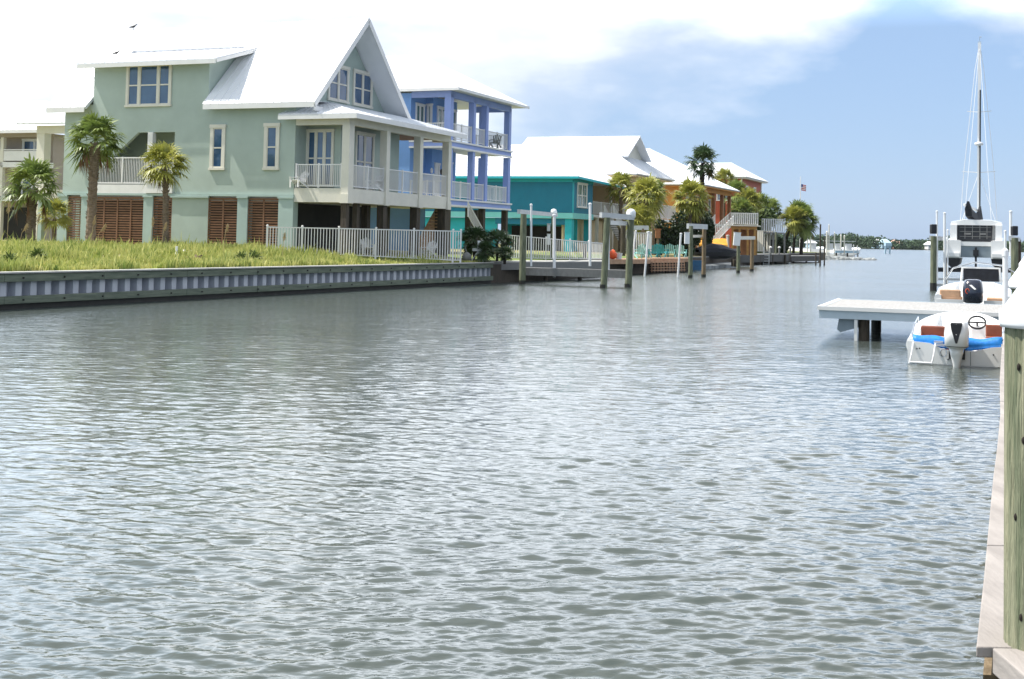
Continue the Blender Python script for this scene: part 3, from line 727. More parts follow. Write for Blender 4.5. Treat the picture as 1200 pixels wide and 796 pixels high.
roof_quad(r,(i0,j0-.3,h_-.05),(-.9,j0-.3,h_-.05),(-.9,7,14.9),(i0,7,14.9)); roof_quad(r,(i0,j1+.3,h_-.05),(-.9,j1+.3,h_-.05),(-.9,7,14.9),(i0,7,14.9),ribs=False)
T.part('roof', r, ROOF)
T.part('roof_gable', MB().prism([(-2,j0+.1,h_),(-2,j1-.1,h_),(-2,7,14.6)],(.12,0,0)), CREAM)
T.part('soffit', MB().box(X0,Y0+.1,e-.28,X1-.1,Y1-.1,e-.2), TAN)

# ------------------------------------------------------------ ORANGE HOUSE
OO = (24.0, 165.0); ZO = 1.5
T = Thing('beach_house', 'orange house with rust coloured porch columns and a white outdoor staircase', 'house', (*OO, ZO), HA)
T.part('wall', MB().box(-16,0,ZO-.2,-2.4,.3,9.9).box(-2.7,.31,5.2,-2.4,19,9.9).box(-16,18.7,ZO-.2,-2.7,19,9.9), ORANGE)
T.part('porch_floor', MB().box(-2.4,0,4.8,0,19.3,5.2), CREAM)
T.part('porch_beam', MB().box(-.35,0,9.3,0,19.3,9.9).box(-2.4,0,9.3,-.35,.35,9.9), ORANGE)
for y in (0.05,5.2,9.4,14.2,18.8): T.part('porch_column', MB().box(-.45,y,5.2,-.02,y+.5,9.3), RUST)
window(T,'x',-2.4,3.0,4.6,5.4,8.6,2); window(T,'x',-2.4,10.5,12,6.0,8.6,1); window(T,'x',-2.4,15.4,16.6,6.0,8.6,1)
window(T,'y',0,-8.6,-6.8,6.0,8.4,2)
T.part('railing', railing_mb((-.2,.6),(-.2,5.2),5.25,6.4,.18,2.3), WHITE)
T.part('lower_wall', MB().box(-2.7,1.0,ZO-.2,-2.4,19,4.79), RUST)
r = MB(); X0, X1, Y0, Y1 = -17, 1.0, -1, 20.4; e = 10.1
pa, pb = (-17,5.5,15.2), (-8.2,5.5,15.2)
roof_quad(r,(X0,Y0,e),(X1,Y0,e),pb,pa); roof_tri(r,(X1,Y0,e),(X1,Y1,e),pb); roof_quad(r,(X0,Y1,e),(X1,Y1,e),pb,pa,ribs=False)
T.part('roof', r, ROOF)
T.part('soffit', MB().box(X0,Y0+.1,e-.3,X1-.1,Y1-.1,e-.2), ORANGE)
# landing stair in front of the porch
P0 = aty(868,262,158)
stp = MB(); sr = MB()
def lw(px, py, Y): 
    p = aty(px,py,Y); x, y = p.x-OO[0], p.y-OO[1]; c, s_ = math.cos(-HA), math.sin(-HA); return (c*x-s_*y, s_*x+c*y, p.z)
qa, qb = lw(824,270,160), lw(846,240,166)
n = 12
for i in range(n):
    t0 = i/n; x = qa[0]+(qb[0]-qa[0])*t0; y = qa[1]+(qb[1]-qa[1])*t0; z = 2.6+(5.1-2.6)*t0; stp.box(x-.9,y-.3,z,x+.9,y+.3,z+.07)
T.part('staircase', stp, BLACKP)
T.part('stair_railing', railing_mb((qa[0]-.9,qa[1]),(qb[0]-.9,qb[1]),2.6,3.7,.2,4,z0b=5.1,z1b=6.2,t=.04), WHITE)
T.part('stair_railing', railing_mb((qa[0]+1.6,qa[1]),(qb[0]+1.6,qb[1]),2.6,3.7,.2,4,z0b=5.1,z1b=6.2,t=.04), WHITE)

# ------------------------------------------------------------ RED HOUSE
OR_ = (36.6, 204.0)
T = Thing('beach_house', 'red house with a white roof showing above the trees at the end of the row', 'house', (*OR_, 1.4), HA)
T.part('wall', MB().box(-9,0,1.2,0,.3,13.1).box(-.3,.31,1.2,0,15.5,13.1).box(-9,15.2,1.2,-.3,15.5,13.1), RED)
T.part('corner_trim', MB().box(.01,15.1,1.2,.12,15.6,13.1).box(.01,-.05,1.2,.06,.3,13.1), WHITE)
window(T,'x',0,3,5,9.4,11.8,2); window(T,'x',0,9,11,9.4,11.8,2); window(T,'y',0,-4,-2,9.4,11.8,2)
r = MB(); X0, X1, Y0, Y1 = -10, 1.0, -1, 16.8; e = 13.2; pa, pb = (-10,6,15.8), (-3.,6,15.8)
roof_quad(r,(X0,Y0,e),(X1,Y0,e),pb,pa); roof_tri(r,(X1,Y0,e),(X1,Y1,e),pb); roof_quad(r,(X0,Y1,e),(X1,Y1,e),pb,pa,ribs=False)
T.part('roof', r, ROOF); T.part('soffit', MB().box(X0,Y0+.1,e-.3,X1-.1,Y1-.1,e-.2), WHITE)

# ------------------------------------------------------------ BEIGE HOUSE, far left
pb_ = aty(44,250,97); OE = (pb_.x, 97.0)
T = Thing('beach_house', 'beige house with white railed upper balcony at the far left edge', 'house', (*OE, 1.8), HA)
T.part('wall', MB().box(-16,1.4,1.6,0,1.7,10.0).box(-.3,1.7,1.6,0,12,10.0), BEIGE)
T.part('balcony', MB().box(-16,0,7.35,.1,1.39,7.75).box(-16,0,4.75,.1,1.39,5.15), WHITE)
T.part('balcony_beam', MB().box(-16,0,9.65,.1,.3,10.05), BEIGE)
T.part('railing', MB().box(-16,.03,8.65,0,.1,8.73).box(-16,.05,7.85,0,.075,8.6), WHITE, label='white rail with clear infill')
for x in (-10,-3.9,-.2): T.part('column', MB().box(x,.0,1.6,x+.3,.3,9.65), CREAM)
window(T,'y',1.4,-3.0,-.6,7.8,9.5,2); window(T,'y',1.4,-7,-5.2,7.8,9.5,2); window(T,'y',1.4,-3.0,-.8,5.2,7.0,2)
T.part('garage_door', MB().box(-6.5,1.28,1.7,-1.2,1.38,4.3), DARK)
T.part('garage_door', MB().box(-14,1.28,1.7,-7.6,1.38,4.3), DARK)
r = MB(); roof_quad(r,(-17,-.8,10.15),(1.0,-.8,10.15),(-5.5,6.5,13.2),(-17,6.5,13.2)); roof_tri(r,(1.0,-.8,10.15),(1.0,13.5,10.15),(-5.5,6.5,13.2))
T.part('roof', r, ROOF); T.part('fascia', MB().box(-17,-.85,9.9,1.05,-.8,10.12), WHITE)

# ------------------------------------------------------------ PALMS
def crown_mb(R_, n, seed, nl=15, lo=-60, hi=80, wl=.050, dense=1.0):
    rnd = random.Random(seed); mb = MB(); vs = []; fs = []
    def strip(a, b, c, w, side):
        k = len(vs); s_ = side*w
        vs.extend([a-s_*.5, a+s_*.5, b+s_, b-s_, c]); fs.extend([(k,k+1,k+2,k+3),(k+3,k+2,k+4)])
    for i in range(n):
        az_ = rnd.uniform(0,2*math.pi); el = R(lo+(hi-lo)*((i+.5)/n)**.8+rnd.uniform(-8,8))
        d = Vector((math.cos(az_)*math.cos(el), math.sin(az_)*math.cos(el), math.sin(el)))
        up_ = Vector((0,0,1)); side = d.cross(up_)
        if side.length < .1: side = Vector((1,0,0))
        side.normalize(); nrm = side.cross(d).normalized()
        side = (side*math.cos(tw := rnd.uniform(-.6,.6))+nrm*math.sin(tw)).normalized()
        pl = R_*rnd.uniform(.38,.58); bl = R_*rnd.uniform(.46,.62)
        m1_ = d*pl*.5; tip = d*pl+Vector((0,0,-.10*pl))
        strip(Vector((0,0,0)), m1_, tip, .022, side)
        for j in range(nl):
            t = (j+.5)/nl*2-1; a = t*R(125)
            ax = (d*math.cos(a)+side*math.sin(a)).normalized(); ax = (ax+nrm*rnd.uniform(-.12,.12)).normalized()
            l = bl*(1-.38*abs(t))*rnd.uniform(.85,1.1)
            b_ = tip+ax*l*.55+Vector((0,0,-.06*l)); c_ = tip+ax*l*.95+Vector((0,0,-.30*l*rnd.uniform(.6,1.5)))
            sd = ax.cross(nrm).normalized()
            strip(tip, b_, c_, wl*R_*.6*dense, sd)
    mb.v = vs; mb.f = fs; return mb
def dead_mb(R_, n, seed):
    rnd = random.Random(seed); mb = MB()
    for i in range(n):
        a = rnd.uniform(0,6.28); l = R_*rnd.uniform(.5,.85); p = Vector((math.cos(a)*.2*R_, math.sin(a)*.2*R_, -.1*R_)); q = p*rnd.uniform(1.5,2.4)+Vector((0,0,-l*.5))
        for j in range(9):
            o = Vector((rnd.gauss(0,.09),rnd.gauss(0,.09),-l*rnd.uniform(.3,.6)))*R_/1.6
            mb.add([p,q+Vector((.03,0,0)),q+o,q-Vector((0,.03,0))],[(0,1,2,3)])
    return mb
def trunk_mb(h, r, lean, seed, boots=True):
    rnd = random.Random(seed); mb = MB(); k = int(h/.14); rings = []
    for i in range(k+1):
        t = i/k; c = Vector((lean[0]*t*t, lean[1]*t*t, h*t-.2)); rr = r*(1.25-.4*t if t < .3 else 1.13-.1*t)*(1+.09*(i%2))
        if boots and t > .78: rr *= 1+.3*(t-.78)/.22
        if t > .94: rr *= 1-.75*(t-.94)/.06
        rings.append([c+Vector((math.cos(a)*rr*(1+rnd.uniform(-.05,.05)), math.sin(a)*rr, 0)) for a in (2*math.pi*j/10 for j in range(10))])
    mb.loft(rings)
    if boots:
        for i in range(int(h*22)):
            t = rnd.random()**.7; a = rnd.uniform(0,6.28); c = Vector((lean[0]*t*t, lean[1]*t*t, h*t-.2)); rr = r*1.05
            d = Vector((math.cos(a),math.sin(a),0)); p = c+d*rr
            mb.beam(p, p+d*.07+Vector((0,0,.13)), .06, .03)
    return mb
CR = [crown_mb(1.0,46,s,nl=15) for s in (1,2,3)]
CRD = [crown_mb(1.0,54,s,nl=15,lo=-80) for s in (4,5)]
CM_ = {}
def crown_mesh(i, dens, m):
    key = (i, dens, m.name)
    if key not in CM_: CM_[key] = (CRD if dens else CR)[i % (2 if dens else 3)].mesh('crown', m)
    return CM_[key]
def palm(base, h, rc, r, lean, seed, label, group=None, m=None, dead=5, dens=0, name='palm_tree', tm=None, sq=1.0):
    T = Thing(name, label, 'palm tree', base, group=group)
    T.off = Vector((0,0,0))
    T.part('trunk', trunk_mb(h, r, lean, seed, boots=r > .12), tm or TRUNK)
    c = link(bpy.data.objects.new('crown', crown_mesh(seed, dens, m or FROND)), T.root)
    c.location = (lean[0], lean[1], h-.02); c.rotation_euler = (R(random.uniform(-6,6)), 0, random.uniform(0,6.28)); c.scale = (rc, rc, rc*sq)
    if dead:
        o = T.part('dead_fronds', dead_mb(rc, dead, seed), DEAD); o.location = (lean[0], lean[1], h-.05)
    return T
def gz(x, y):                                         # bank height under a point
    best = 1e9; res = 1.5
    for i in range(0, int(ELEN), 2):
        p, n = edge_at(i); v = Vector((x,y))-p; w_ = v.length
        if w_ < best: best = w_; res = ground_h(i, max(0,w_))
    return res
def pbase(px, Y, py=280):
    p = aty(px, py, Y); return (p.x, Y, gz(p.x, Y))
def palm_px(px, Y, ytop, rc_px, label, r=.17, leanpx=0, zb=None, **k):
    """ytop = picture row of the crown centre"""
    rc_px *= 1.28; s_ = Y/FPX; b = pbase(px, Y) if zb is None else (aty(px,280,Y).x, Y, zb)
    h = aty(px, ytop+rc_px*.10, Y).z-b[2]; return palm(b, h, rc_px*s_, r, (leanpx*s_, 0), k.pop('seed', int(px)), label, **k)
palm_px(106, 69.5, 158, 34, 'tallest of the sabal palms in front of the sage green house, with brown hanging fronds', r=.22, leanpx=2, dead=8, sq=1.0, seed=3)
palm_px(194, 69.0, 188, 28, 'yellow green sabal palm in front of the sage house balcony', r=.14, leanpx=-4, m=FRONDY, dead=4, seed=4)
palm_px(36, 64.0, 212, 34, 'short shaggy sabal palm standing in the grass at the far left', r=.20, leanpx=0, dead=5, seed=5)
palm_px(63, 74, 248, 20, 'small yellow young palm between the beige and sage houses', r=.10, m=FRONDY, dead=2, seed=7)
# clump by the tan house
G1 = 'sabal palms crowded along the canal bank'
palm_px(753, 122, 226, 26, 'bushy yellow green palm in front of the tan house, nearest the teal house', group=G1, leanpx=4, m=FRONDY, dead=3, dens=1, seed=8)
palm_px(727, 134, 216, 20, 'small palm showing behind the teal house porch rail', group=G1, m=FRONDY, dead=2, dens=0, seed=9)
palm_px(742, 120, 254, 20, 'low leaning palm below the bushy palm beside the capped lift post', group=G1, leanpx=6, m=FRONDY, dead=3, dens=1, seed=10)
palm_px(765, 126, 221, 17, 'palm left of the white tan house balcony', group=G1, m=FROND, dead=4, dens=1, seed=11)
palm_px(807, 130, 228, 24, 'palm with pale trunk in front of the orange house wall', group=G1, leanpx=2, m=FRONDY, dead=4, dens=1, seed=12)
palm_px(822, 152, 186, 20, 'tall dark palm rising above the roofs against the sky', r=.22, dead=6, m=FRONDD, dens=0, seed=14, tm=TRUNKD)
for i, (px, Y, yt, rc, lab, m_) in enumerate([
    (862,192,224,17,'first palm right of the orange porch, low against the red house',FROND),
    (876,190,234,18,'palm with a pale top in front of the red house wall',FRONDY),
    (889,194,240,17,'round palm crown between the red house and the grey deck',FROND),
    (902,198,244,16,'dark palm crown above the grey railed deck',FROND),
    (869,186,244,15,'low palm crown above the shed roof',FROND),
    (848,196,208,14,'palm crown peeking between the orange roof and red house',FRONDY)]):
    palm_px(px, Y, yt, rc, lab, group=G1, m=m_, dead=3, dens=1, seed=20+i)
G2 = 'three sabal palms leaning at the end of the point'
palm_px(920, 196, 254, 17, 'left palm of the three on the grassy point, leaning right', group=G2, leanpx=9, dead=3, dens=1, seed=30, tm=TRUNKD, m=FRONDY)
palm_px(930, 199, 248, 18, 'middle palm of the three on the grassy point with the highest crown', group=G2, leanpx=7, dead=3, dens=1, seed=31, tm=TRUNKD)
palm_px(939, 197, 256, 18, 'right palm of the three on the grassy point, thickest trunk', group=G2, leanpx=4, dead=3, dens=1, seed=32, tm=TRUNKD, r=.22)

# palmetto clumps beside the first fence
G3 = 'palmetto shrubs by the blue house'
for i, (px, Y, py, rc, lab) in enumerate([(556,79,281,29,'tallest dark palmetto shrub at the fence end under the blue house'),(583,80,284,27,'second dark palmetto shrub right of the white hose post'),
      (569,76.8,294,19,'low palmetto shrub behind the white hose post'),(592,78,297,15,'small palmetto tuft beside the lawn edge')]):
    b = pbase(px, Y); s_ = Y/FPX; T = Thing('palmetto_shrub', lab, 'shrub', b, group=G3); T.off = Vector()
    h = aty(px,py,Y).z-b[2]
    T.part('stem', MB().cyl((0,0,-.1),(0,0,h),.09,.07,8), TRUNKD)
    c = link(bpy.data.objects.new('foliage', crown_mesh(i, 0, FRONDD)), T.root); c.location = (0,0,h); c.scale = (rc*s_,rc*s_,rc*s_*.8)

# ------------------------------------------------------------ SHRUBS AND TREES (leaf clumps)
def leaf_cloud(c, rad, n, size, seed, lobes=7):
    rnd = random.Random(seed); vs = []; fs = []
    c = Vector(c); lb = []
    for i in range(lobes):
        v = Vector((rnd.gauss(0,1),rnd.gauss(0,1),rnd.gauss(0,1))).normalized()*rnd.uniform(.3,.72)
        lb.append((Vector((v.x*rad[0],v.y*rad[1],v.z*rad[2])), rnd.uniform(.32,.55)))
    for i in range(n):
        p0, s_ = lb[rnd.randrange(lobes)]
        v = Vector((rnd.gauss(0,1),rnd.gauss(0,1),rnd.gauss(0,1))).normalized()*rnd.random()**.35*s_
        p = c+p0+Vector((v.x*rad[0],v.y*rad[1],v.z*rad[2]))
        a = Vector((rnd.gauss(0,1),rnd.gauss(0,1),rnd.gauss(0,1))).normalized()*size*rnd.uniform(.5,1.2)
        b = a.cross(Vector((rnd.gauss(0,1),rnd.gauss(0,1),rnd.gauss(0,1)))).normalized()*size*.5
        k = len(vs); vs += [p-a, p+b, p+a, p-b]; fs.append((k,k+1,k+2,k+3))
    mb = MB(); mb.v = vs; mb.f = fs; return mb
G4 = 'dark shrubs under the palms'
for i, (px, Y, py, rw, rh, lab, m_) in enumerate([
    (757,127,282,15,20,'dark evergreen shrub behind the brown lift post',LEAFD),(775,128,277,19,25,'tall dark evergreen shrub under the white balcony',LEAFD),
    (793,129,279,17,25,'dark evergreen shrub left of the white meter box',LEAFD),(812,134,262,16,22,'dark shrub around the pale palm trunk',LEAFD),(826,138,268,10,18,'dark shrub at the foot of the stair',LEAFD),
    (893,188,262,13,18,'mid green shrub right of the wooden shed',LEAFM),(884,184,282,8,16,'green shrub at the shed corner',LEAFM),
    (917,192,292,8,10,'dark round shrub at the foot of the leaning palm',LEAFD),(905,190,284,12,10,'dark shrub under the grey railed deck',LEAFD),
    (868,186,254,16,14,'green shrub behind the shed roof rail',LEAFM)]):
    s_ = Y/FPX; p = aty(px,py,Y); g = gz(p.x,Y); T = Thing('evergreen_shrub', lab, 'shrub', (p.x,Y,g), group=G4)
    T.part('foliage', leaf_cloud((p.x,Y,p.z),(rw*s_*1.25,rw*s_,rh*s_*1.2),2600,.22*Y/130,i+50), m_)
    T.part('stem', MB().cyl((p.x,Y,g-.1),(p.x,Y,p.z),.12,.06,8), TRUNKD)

# seed heads, white pipe, weeds in the grass
G5 = 'dry sea oat stalks in the grass'
OL = ['dry sea oat stalk left of the short shaggy palm','dry sea oat stalk close right of the short shaggy palm','bent sea oat stalk between the short palm and the sage house','tall sea oat stalk at the foot of the tallest palm','drooping sea oat stalk right of the tallest palm trunk','sea oat stalk in front of the middle lattice panel','sea oat stalk left of the yellow green palm trunk','sea oat stalk in front of the fourth lattice panel','sea oat stalk beside the fence start at the house corner']
for i, (px, Y, yb, yt, dxp) in enumerate([(8,60,290,236,3),(42,62,296,250,4),(22,60,296,262,10),(106,63,296,252,6),(112,63,290,262,12),(176,63,292,254,4),(189,63,294,260,6),(262,64,288,262,5),(331,64,292,272,3)]):
    p = aty(px,yb,Y); z0 = gz(p.x,Y); q = aty(px+dxp,yt,Y); T = Thing('sea_oat', OL[i], 'grass stalk', (p.x,Y,z0), group=G5)
    m_ = Vector((p.x+.3*(q.x-p.x),Y,z0+.6*(q.z-z0)))
    T.part('stalk', MB().tube([(p.x,Y,z0),m_,q],.012,5), OAT)
    hd = MB(); rnd = random.Random(i)
    for j in range(60):
        t = rnd.uniform(.0,.5); c = q.lerp(m_,t)+Vector((rnd.gauss(0,.035),rnd.gauss(0,.035),-rnd.random()*.12)); hd.beam(c,c+Vector((rnd.gauss(0,.03),0,-.07)),.018,.01); hd.beam(c,q.lerp(m_,t),.006,.004)
    T.part('seed_head', hd, OAT)
p = aty(206,311,59.2); solo('marker_pipe', MB().cyl((p.x,59.2,1.1),(p.x+.02,59.2,2.06),.055,n=10), PVC, 'short white plastic pipe standing in the grass by the seawall', 'pipe', (p.x,59.2,1.2))
p = aty(224,314,58.9); T = Thing('driftwood', 'small pile of brown driftwood lying by the white pipe', 'driftwood', (p.x,58.9,1.3))
d_ = MB(); rnd = random.Random(4)
for i in range(9): d_.beam((p.x+rnd.uniform(-.4,.4),58.9+rnd.uniform(-.1,.2),1.35+rnd.random()*.15),(p.x+rnd.uniform(-.5,.5),59+rnd.uniform(-.1,.2),1.5+rnd.random()*.2),.09,.07)
T.part('stick', d_, PILEB)
sd = MB()
for x_, Yp, rx in SANDS:
    z = gz(x_,Yp)+.02; sd.lathe((x_,Yp,z),[(rx,0),(rx*.8,.06),(rx*.3,.10)],14,sy=1.5)
struct('sand_patch', sd, SAND)
# two leafy weeds
for px, Y, lab in ((297,60.5,'low green weed clump right of the spiky one by the seawall'),(12,47,'second leafy weed clump at the left picture edge'),(283,59.5,'spiky green weed clump by the seawall below the fourth lattice'),(42,50,'leafy green weeds in the grass at the far left')):
    p = aty(px,300,Y); z = gz(p.x,Y); c = crown_mb(.75,22,px,nl=6,lo=5,hi=85); c.v = [v+Vector((p.x,Y,z)) for v in c.v]
    solo('weed_clump', c, LEAFM, lab, 'weed', (p.x,Y,z))

# birds on the dormer roof
for lp, lab in (((-15.6,RY,RZ+.2),'small dark bird perched on the roof ridge'),((-14.3,2.2,13.75),'small dark bird perched on the dormer roof')):
    p = toW(OG,*lp); b = MB()
    b.loft([[p+Vector((x,math.cos(a)*r_,z+math.sin(a)*r_)) for a in (2*math.pi*k/8 for k in range(8))] for x,z,r_ in ((-.28,-.05,.01),(-.15,-.0,.05),(0,.03,.09),(.1,.07,.07),(.15,.14,.05),(.2,.16,.035),(.27,.15,.005))])
    b.cyl(p+Vector((0,0,-.04)),p+Vector((0,0,-.2)),.012,n=5)
    solo('bird', b, BLACKP, lab, 'bird', p, smooth=True)

# ------------------------------------------------------------ FENCES
def fence(name, label, posts, sp=.155, m=WHITE, zb=None, group=None, tt=.045):
    """posts: list of (x,y,zbottom,ztop)"""
    T = Thing(name, label, 'fence', (posts[0][0],posts[0][1],posts[0][2]), group=group)
    for a, b in zip(posts, posts[1:]):
        mb = MB(); railing_mb((a[0],a[1]),(b[0],b[1]),a[2],a[3],sp,99,tt,.01,mb,b[2],b[3],ends=False); T.part('picket_panel', mb, m)
    for p in posts: T.part('post', MB().box(p[0]-.05,p[1]-.05,p[2]-.2,p[0]+.05,p[1]+.05,p[3]+.07).lathe((p[0],p[1],p[3]+.07),[(.07,0),(.06,.04),(.01,.07)],4), m)
    return T
ps = []
for i, (px, Y) in enumerate([(313,69.6),(354,70.0),(397,70.2),(440.5,71.2),(485,72.4),(531,73.6),(540,73.9)]):
    p = aty(px,280,Y); ps.append((p.x,Y,[1.62,1.62,1.58,1.5,1.42,1.33,1.33][i],3.07))
fence('picket_fence', 'white metal picket fence along the grass from the sage house to the seawall', ps)
ps = []
for px, Y in ((592,88),(614,88.6),(640,89.2),(668,90),(690,91),(712,93)):
    p = aty(px,280,Y); ps.append((p.x,Y,1.3,2.95-.004*(px-592)))
fence('picket_fence', 'white picket fence across the lawn in front of the teal house', ps, .17)
ps = []
for px, Y in ((742,112),(758,113),(763,114)):
    p = aty(px,285,Y); ps.append((p.x,Y,1.3,3.4))
fence('picket_fence', 'short white fence panel right of the teal house stair', ps, .2)
ps = []
for px, Y in ((877,172),(886,174),(896,176),(908,178)):
    p = aty(px,285,Y); ps.append((p.x,Y,1.5,4.4))
fence('picket_fence', 'tall pale picket fence between the shed and the grey deck', ps, .6, CREAM, tt=.2)

# chairs on the terraces
def chair(name, base, ang, m, label, group=None, s_=1.0):
    T = Thing(name, label, 'chair', base, ang, group)
    T.part('seat', MB().prism([(-.28*s_,-.3*s_,base[2]+.40*s_),(.28*s_,-.3*s_,base[2]+.40*s_),(.28*s_,.28*s_,base[2]+.28*s_),(-.28*s_,.28*s_,base[2]+.28*s_)],(0,0,.03)), m)
    bk_ = MB()
    for i in range(5):
        x = (-.24+.12*i)*s_; h_ = (.98-.06*abs(i-2))*s_
        bk_.beam((x,.26*s_,base[2]+.28*s_),(x*1.2,.52*s_,base[2]+h_),.10*s_,.02)
    T.part('backrest', bk_, m)
    for x in (-.33,.33):
        T.part('armrest', MB().box(x*s_-.07*s_,-.36*s_,base[2]+.56*s_,x*s_+.07*s_,.34*s_,base[2]+.59*s_), m)
        T.part('leg', MB().beam((x*s_,-.30*s_,base[2]),(x*s_,-.30*s_,base[2]+.56*s_),.09*s_,.03), m)
        T.part('leg', MB().beam((x*s_,.46*s_,base[2]),(x*s_,-.2*s_,base[2]+.38*s_),.03,.1*s_), m)
    return T
p = aty(431,285,74.5); chair('patio_chair',(p.x,74.5,1.62),R(20),WHITE,'white patio chair behind the fence, below the second porch bay')
p = aty(502,285,77.5); chair('patio_chair',(p.x,77.5,1.5),R(-30),WHITE,'white patio chair behind the fence near its right end')
for px, Y, z, lab in ((438,74.2,5.32,'white chair on the sage house porch behind the railing'),(350,71.6,5.32,'white chair at the left end of the sage house porch')):
    p = aty(px,200,Y); chair('porch_chair',(p.x,Y,z),R(-40),WHITE,lab)
p = aty(580,170,97); chair('porch_chair',(p.x,97,9.56),R(200),GREYW,'grey chair on the top gallery of the blue house')
# hose post and ornament
p = aty(561,300,77); T = Thing('hose_post', 'white post with coiled hose and braces beside the palmettos', 'post', (p.x,77,1.35))
T.part('post', MB().box(p.x-.08,76.92,1.2,p.x+.08,77.08,2.55), PVC)
T.part('hose_reel', MB().lathe((p.x-.12,76.8,2.0),[(.12,-.1),(.27,-.08),(.27,.08),(.12,.1)],14,sy=.4), ALU)
T.part('brace', MB().beam((p.x-.45,76.8,1.3),(p.x-.05,76.95,1.9),.05).beam((p.x+.3,76.8,1.3),(p.x+.05,76.95,2.1),.05), PVC)
p = aty(547,301,76.5); T = Thing('garden_ornament', 'grey round garden ornament with a thin upright neck beside the white hose post', 'ornament', (p.x,76.5,1.35))
T.part('body', MB().lathe((p.x,76.5,1.3),[(.12,0),(.27,.12),(.30,.3),(.2,.45),(.06,.55)],14), GREYW, smooth=True)
T.part('neck', MB().tube([(p.x,76.5,1.8),(p.x-.1,76.5,2.1),(p.x-.03,76.5,2.25)],.035), GREYW)

# ------------------------------------------------------------ BOAT LIFTS, PILINGS, POLES along the left bank
def piling(px, yb, yt, wpx, m, label, group, cap_=None, Y=None, leanpx=0):
    b = atz(px,yb,0) if Y is None else aty(px,yb,Y); Y = b.y; s_ = Y/FPX
    zt = aty(px+leanpx,yt,Y).z; x1 = b.x+leanpx*s_; r_ = wpx*s_/2
    T = Thing('piling', label, 'piling', (b.x,Y,0), group=group)
    k = 9; mb = MB(); rnd = random.Random(int(px)); rings = []
    for i in range(k+1):
        t = i/k; c = Vector((b.x+(x1-b.x)*t,Y,-.8+(zt+.8)*t)); rr = r_*(1.04-.08*t)*(1+rnd.uniform(-.03,.03))
        rings.append([c+Vector((math.cos(a)*rr,math.sin(a)*rr,0)) for a in (2*math.pi*j/14 for j in range(14))])
    mb.loft(rings); T.part('shaft', mb, m)
    T.part('tide_band', MB().cyl((b.x,Y,-.8),(b.x+.0,Y  ,.22),r_*1.09,r_*1.08,14), WETSHADE)
    if cap_ == 'cone': T.part('cap', MB().lathe((x1,Y,zt),[(r_*1.15,-.04),(r_*1.15,.02),(r_*.1,.22)],14), WHITE)
    if cap_ == 'ball': T.part('motor_cover', MB().lathe((x1,Y,zt),[(r_*1.0,0),(r_*1.35,.1),(r_*1.4,.35),(r_*1.1,.5),(r_*.4,.56)],14), PVC, smooth=True)
    return T, Vector((x1,Y,zt)), r_
GP = 'wooden lift pilings in the canal'
piling(612,333,251,7.5,PILE,'thick green grey piling at the end of the sheet seawall',GP)
piling(647.5,325,254,5.5,PILE,'thinner piling under the round white cover, behind the white pole',GP,'ball')
piling(707,338,255,7.6,PILE,'thick piling standing in the water below the teal house porch',GP,leanpx=3)
piling(736,337,256,8,PILE,'thick piling with a round white cover on top',GP,'ball',leanpx=2)
piling(729.5,318,262,6,PILED,'dark piling tucked behind the capped one',GP)
piling(752.5,318,268,5,PILEB,'brown piling right of the round capped one',GP)
piling(685,322,286,4.2,PILED,'short dark green post below the teal house window',GP)
piling(809,326,265,5,PILE,'pale grey green piling beside the white meter box',GP)
piling(824.5,325,268,5,PILEB,'brown piling in front of the amber cover',GP)
piling(865,320,288,4.2,PILE,'piling carrying the tilted white box',GP)
piling(881,318,279,4.2,PILEB,'brown piling right of the tilted white box',GP)
piling(909,309,272,2.6,PILE,'grey post under the grey railed deck',GP)
piling(961,312,263,2,PILED,'tall thin dark pole at the tip of the point',GP)
piling(966,311,279,1.8,PILED,'shorter dark pole beside the tall pole at the tip',GP)
piling(956,311,296,1.6,PILED,'stubby dark post left of the tall pole at the tip',GP)
def beam_px(a, b, hpx, m, name, label, dY=0, w=.2):
    Ya, Yb = a[2], b[2]; p = aty(a[0],a[1],Ya); q = aty(b[0],b[1],Yb); s_ = Ya/FPX
    return solo(name, MB().beam(p,q,w,hpx*s_), m, label, 'beam', p)
Yp = lambda px, yb: atz(px,yb,0).y
Y1, Y2, Y3, Y4 = Yp(612,333), Yp(647.5,325), Yp(707,338), Yp(736,337)
beam_px((608,248,Y1),(652,252,Y2),5,ALU,'lift_beam','grey lift beam on the green piling by the seawall end')
beam_px((704,252,Y3),(742,255,Y4),6,ALU,'lift_beam','grey lift beam on the thick pilings below the teal porch')
beam_px((712,261,Y3+.4),(735,262,Y4+.4),5,WHITE,'lift_spreader','white box spreader under the lift beam below the teal porch',w=.4)
beam_px((739,267,Yp(752.5,318)),(760,267,Yp(752.5,318)),5,ALU,'lift_beam','short grey beam on the brown piling',w=.3)
beam_px((806,265,Yp(809,326)),(828,266,Yp(824.5,325)),6,ALU,'lift_beam','grey lift beam above the white meter box')
beam_px((812,277,Yp(809,326)+1),(824,277,Yp(824.5,325)+1),3,CREAM,'lift_beam','lower cream beam between the pale and brown pilings')
beam_px((864,279,Yp(865,320)),(884,279,Yp(881,318)),4,CREAM,'lift_beam','cream beam beside the tilted white box')
def pole(px, yb, yt, wpx, label, Y=None, leanpx=0):
    b = atz(px,yb,0) if Y is None else aty(px,yb,Y); s_ = b.y/FPX; q = aty(px+leanpx,yt,b.y)
    T = Thing('guide_pole', label, 'pole', b, group='white plastic guide poles')
    T.part('tube', MB().cyl(b-Vector((0,0,.3 if Y is None else 0)),q,wpx*s_/2,n=10), PVC)
    T.part('end_cap', MB().lathe(q,[(wpx*s_*.62,-.05),(wpx*s_*.62,.03),(wpx*s_*.2,.06)],10), PVC)
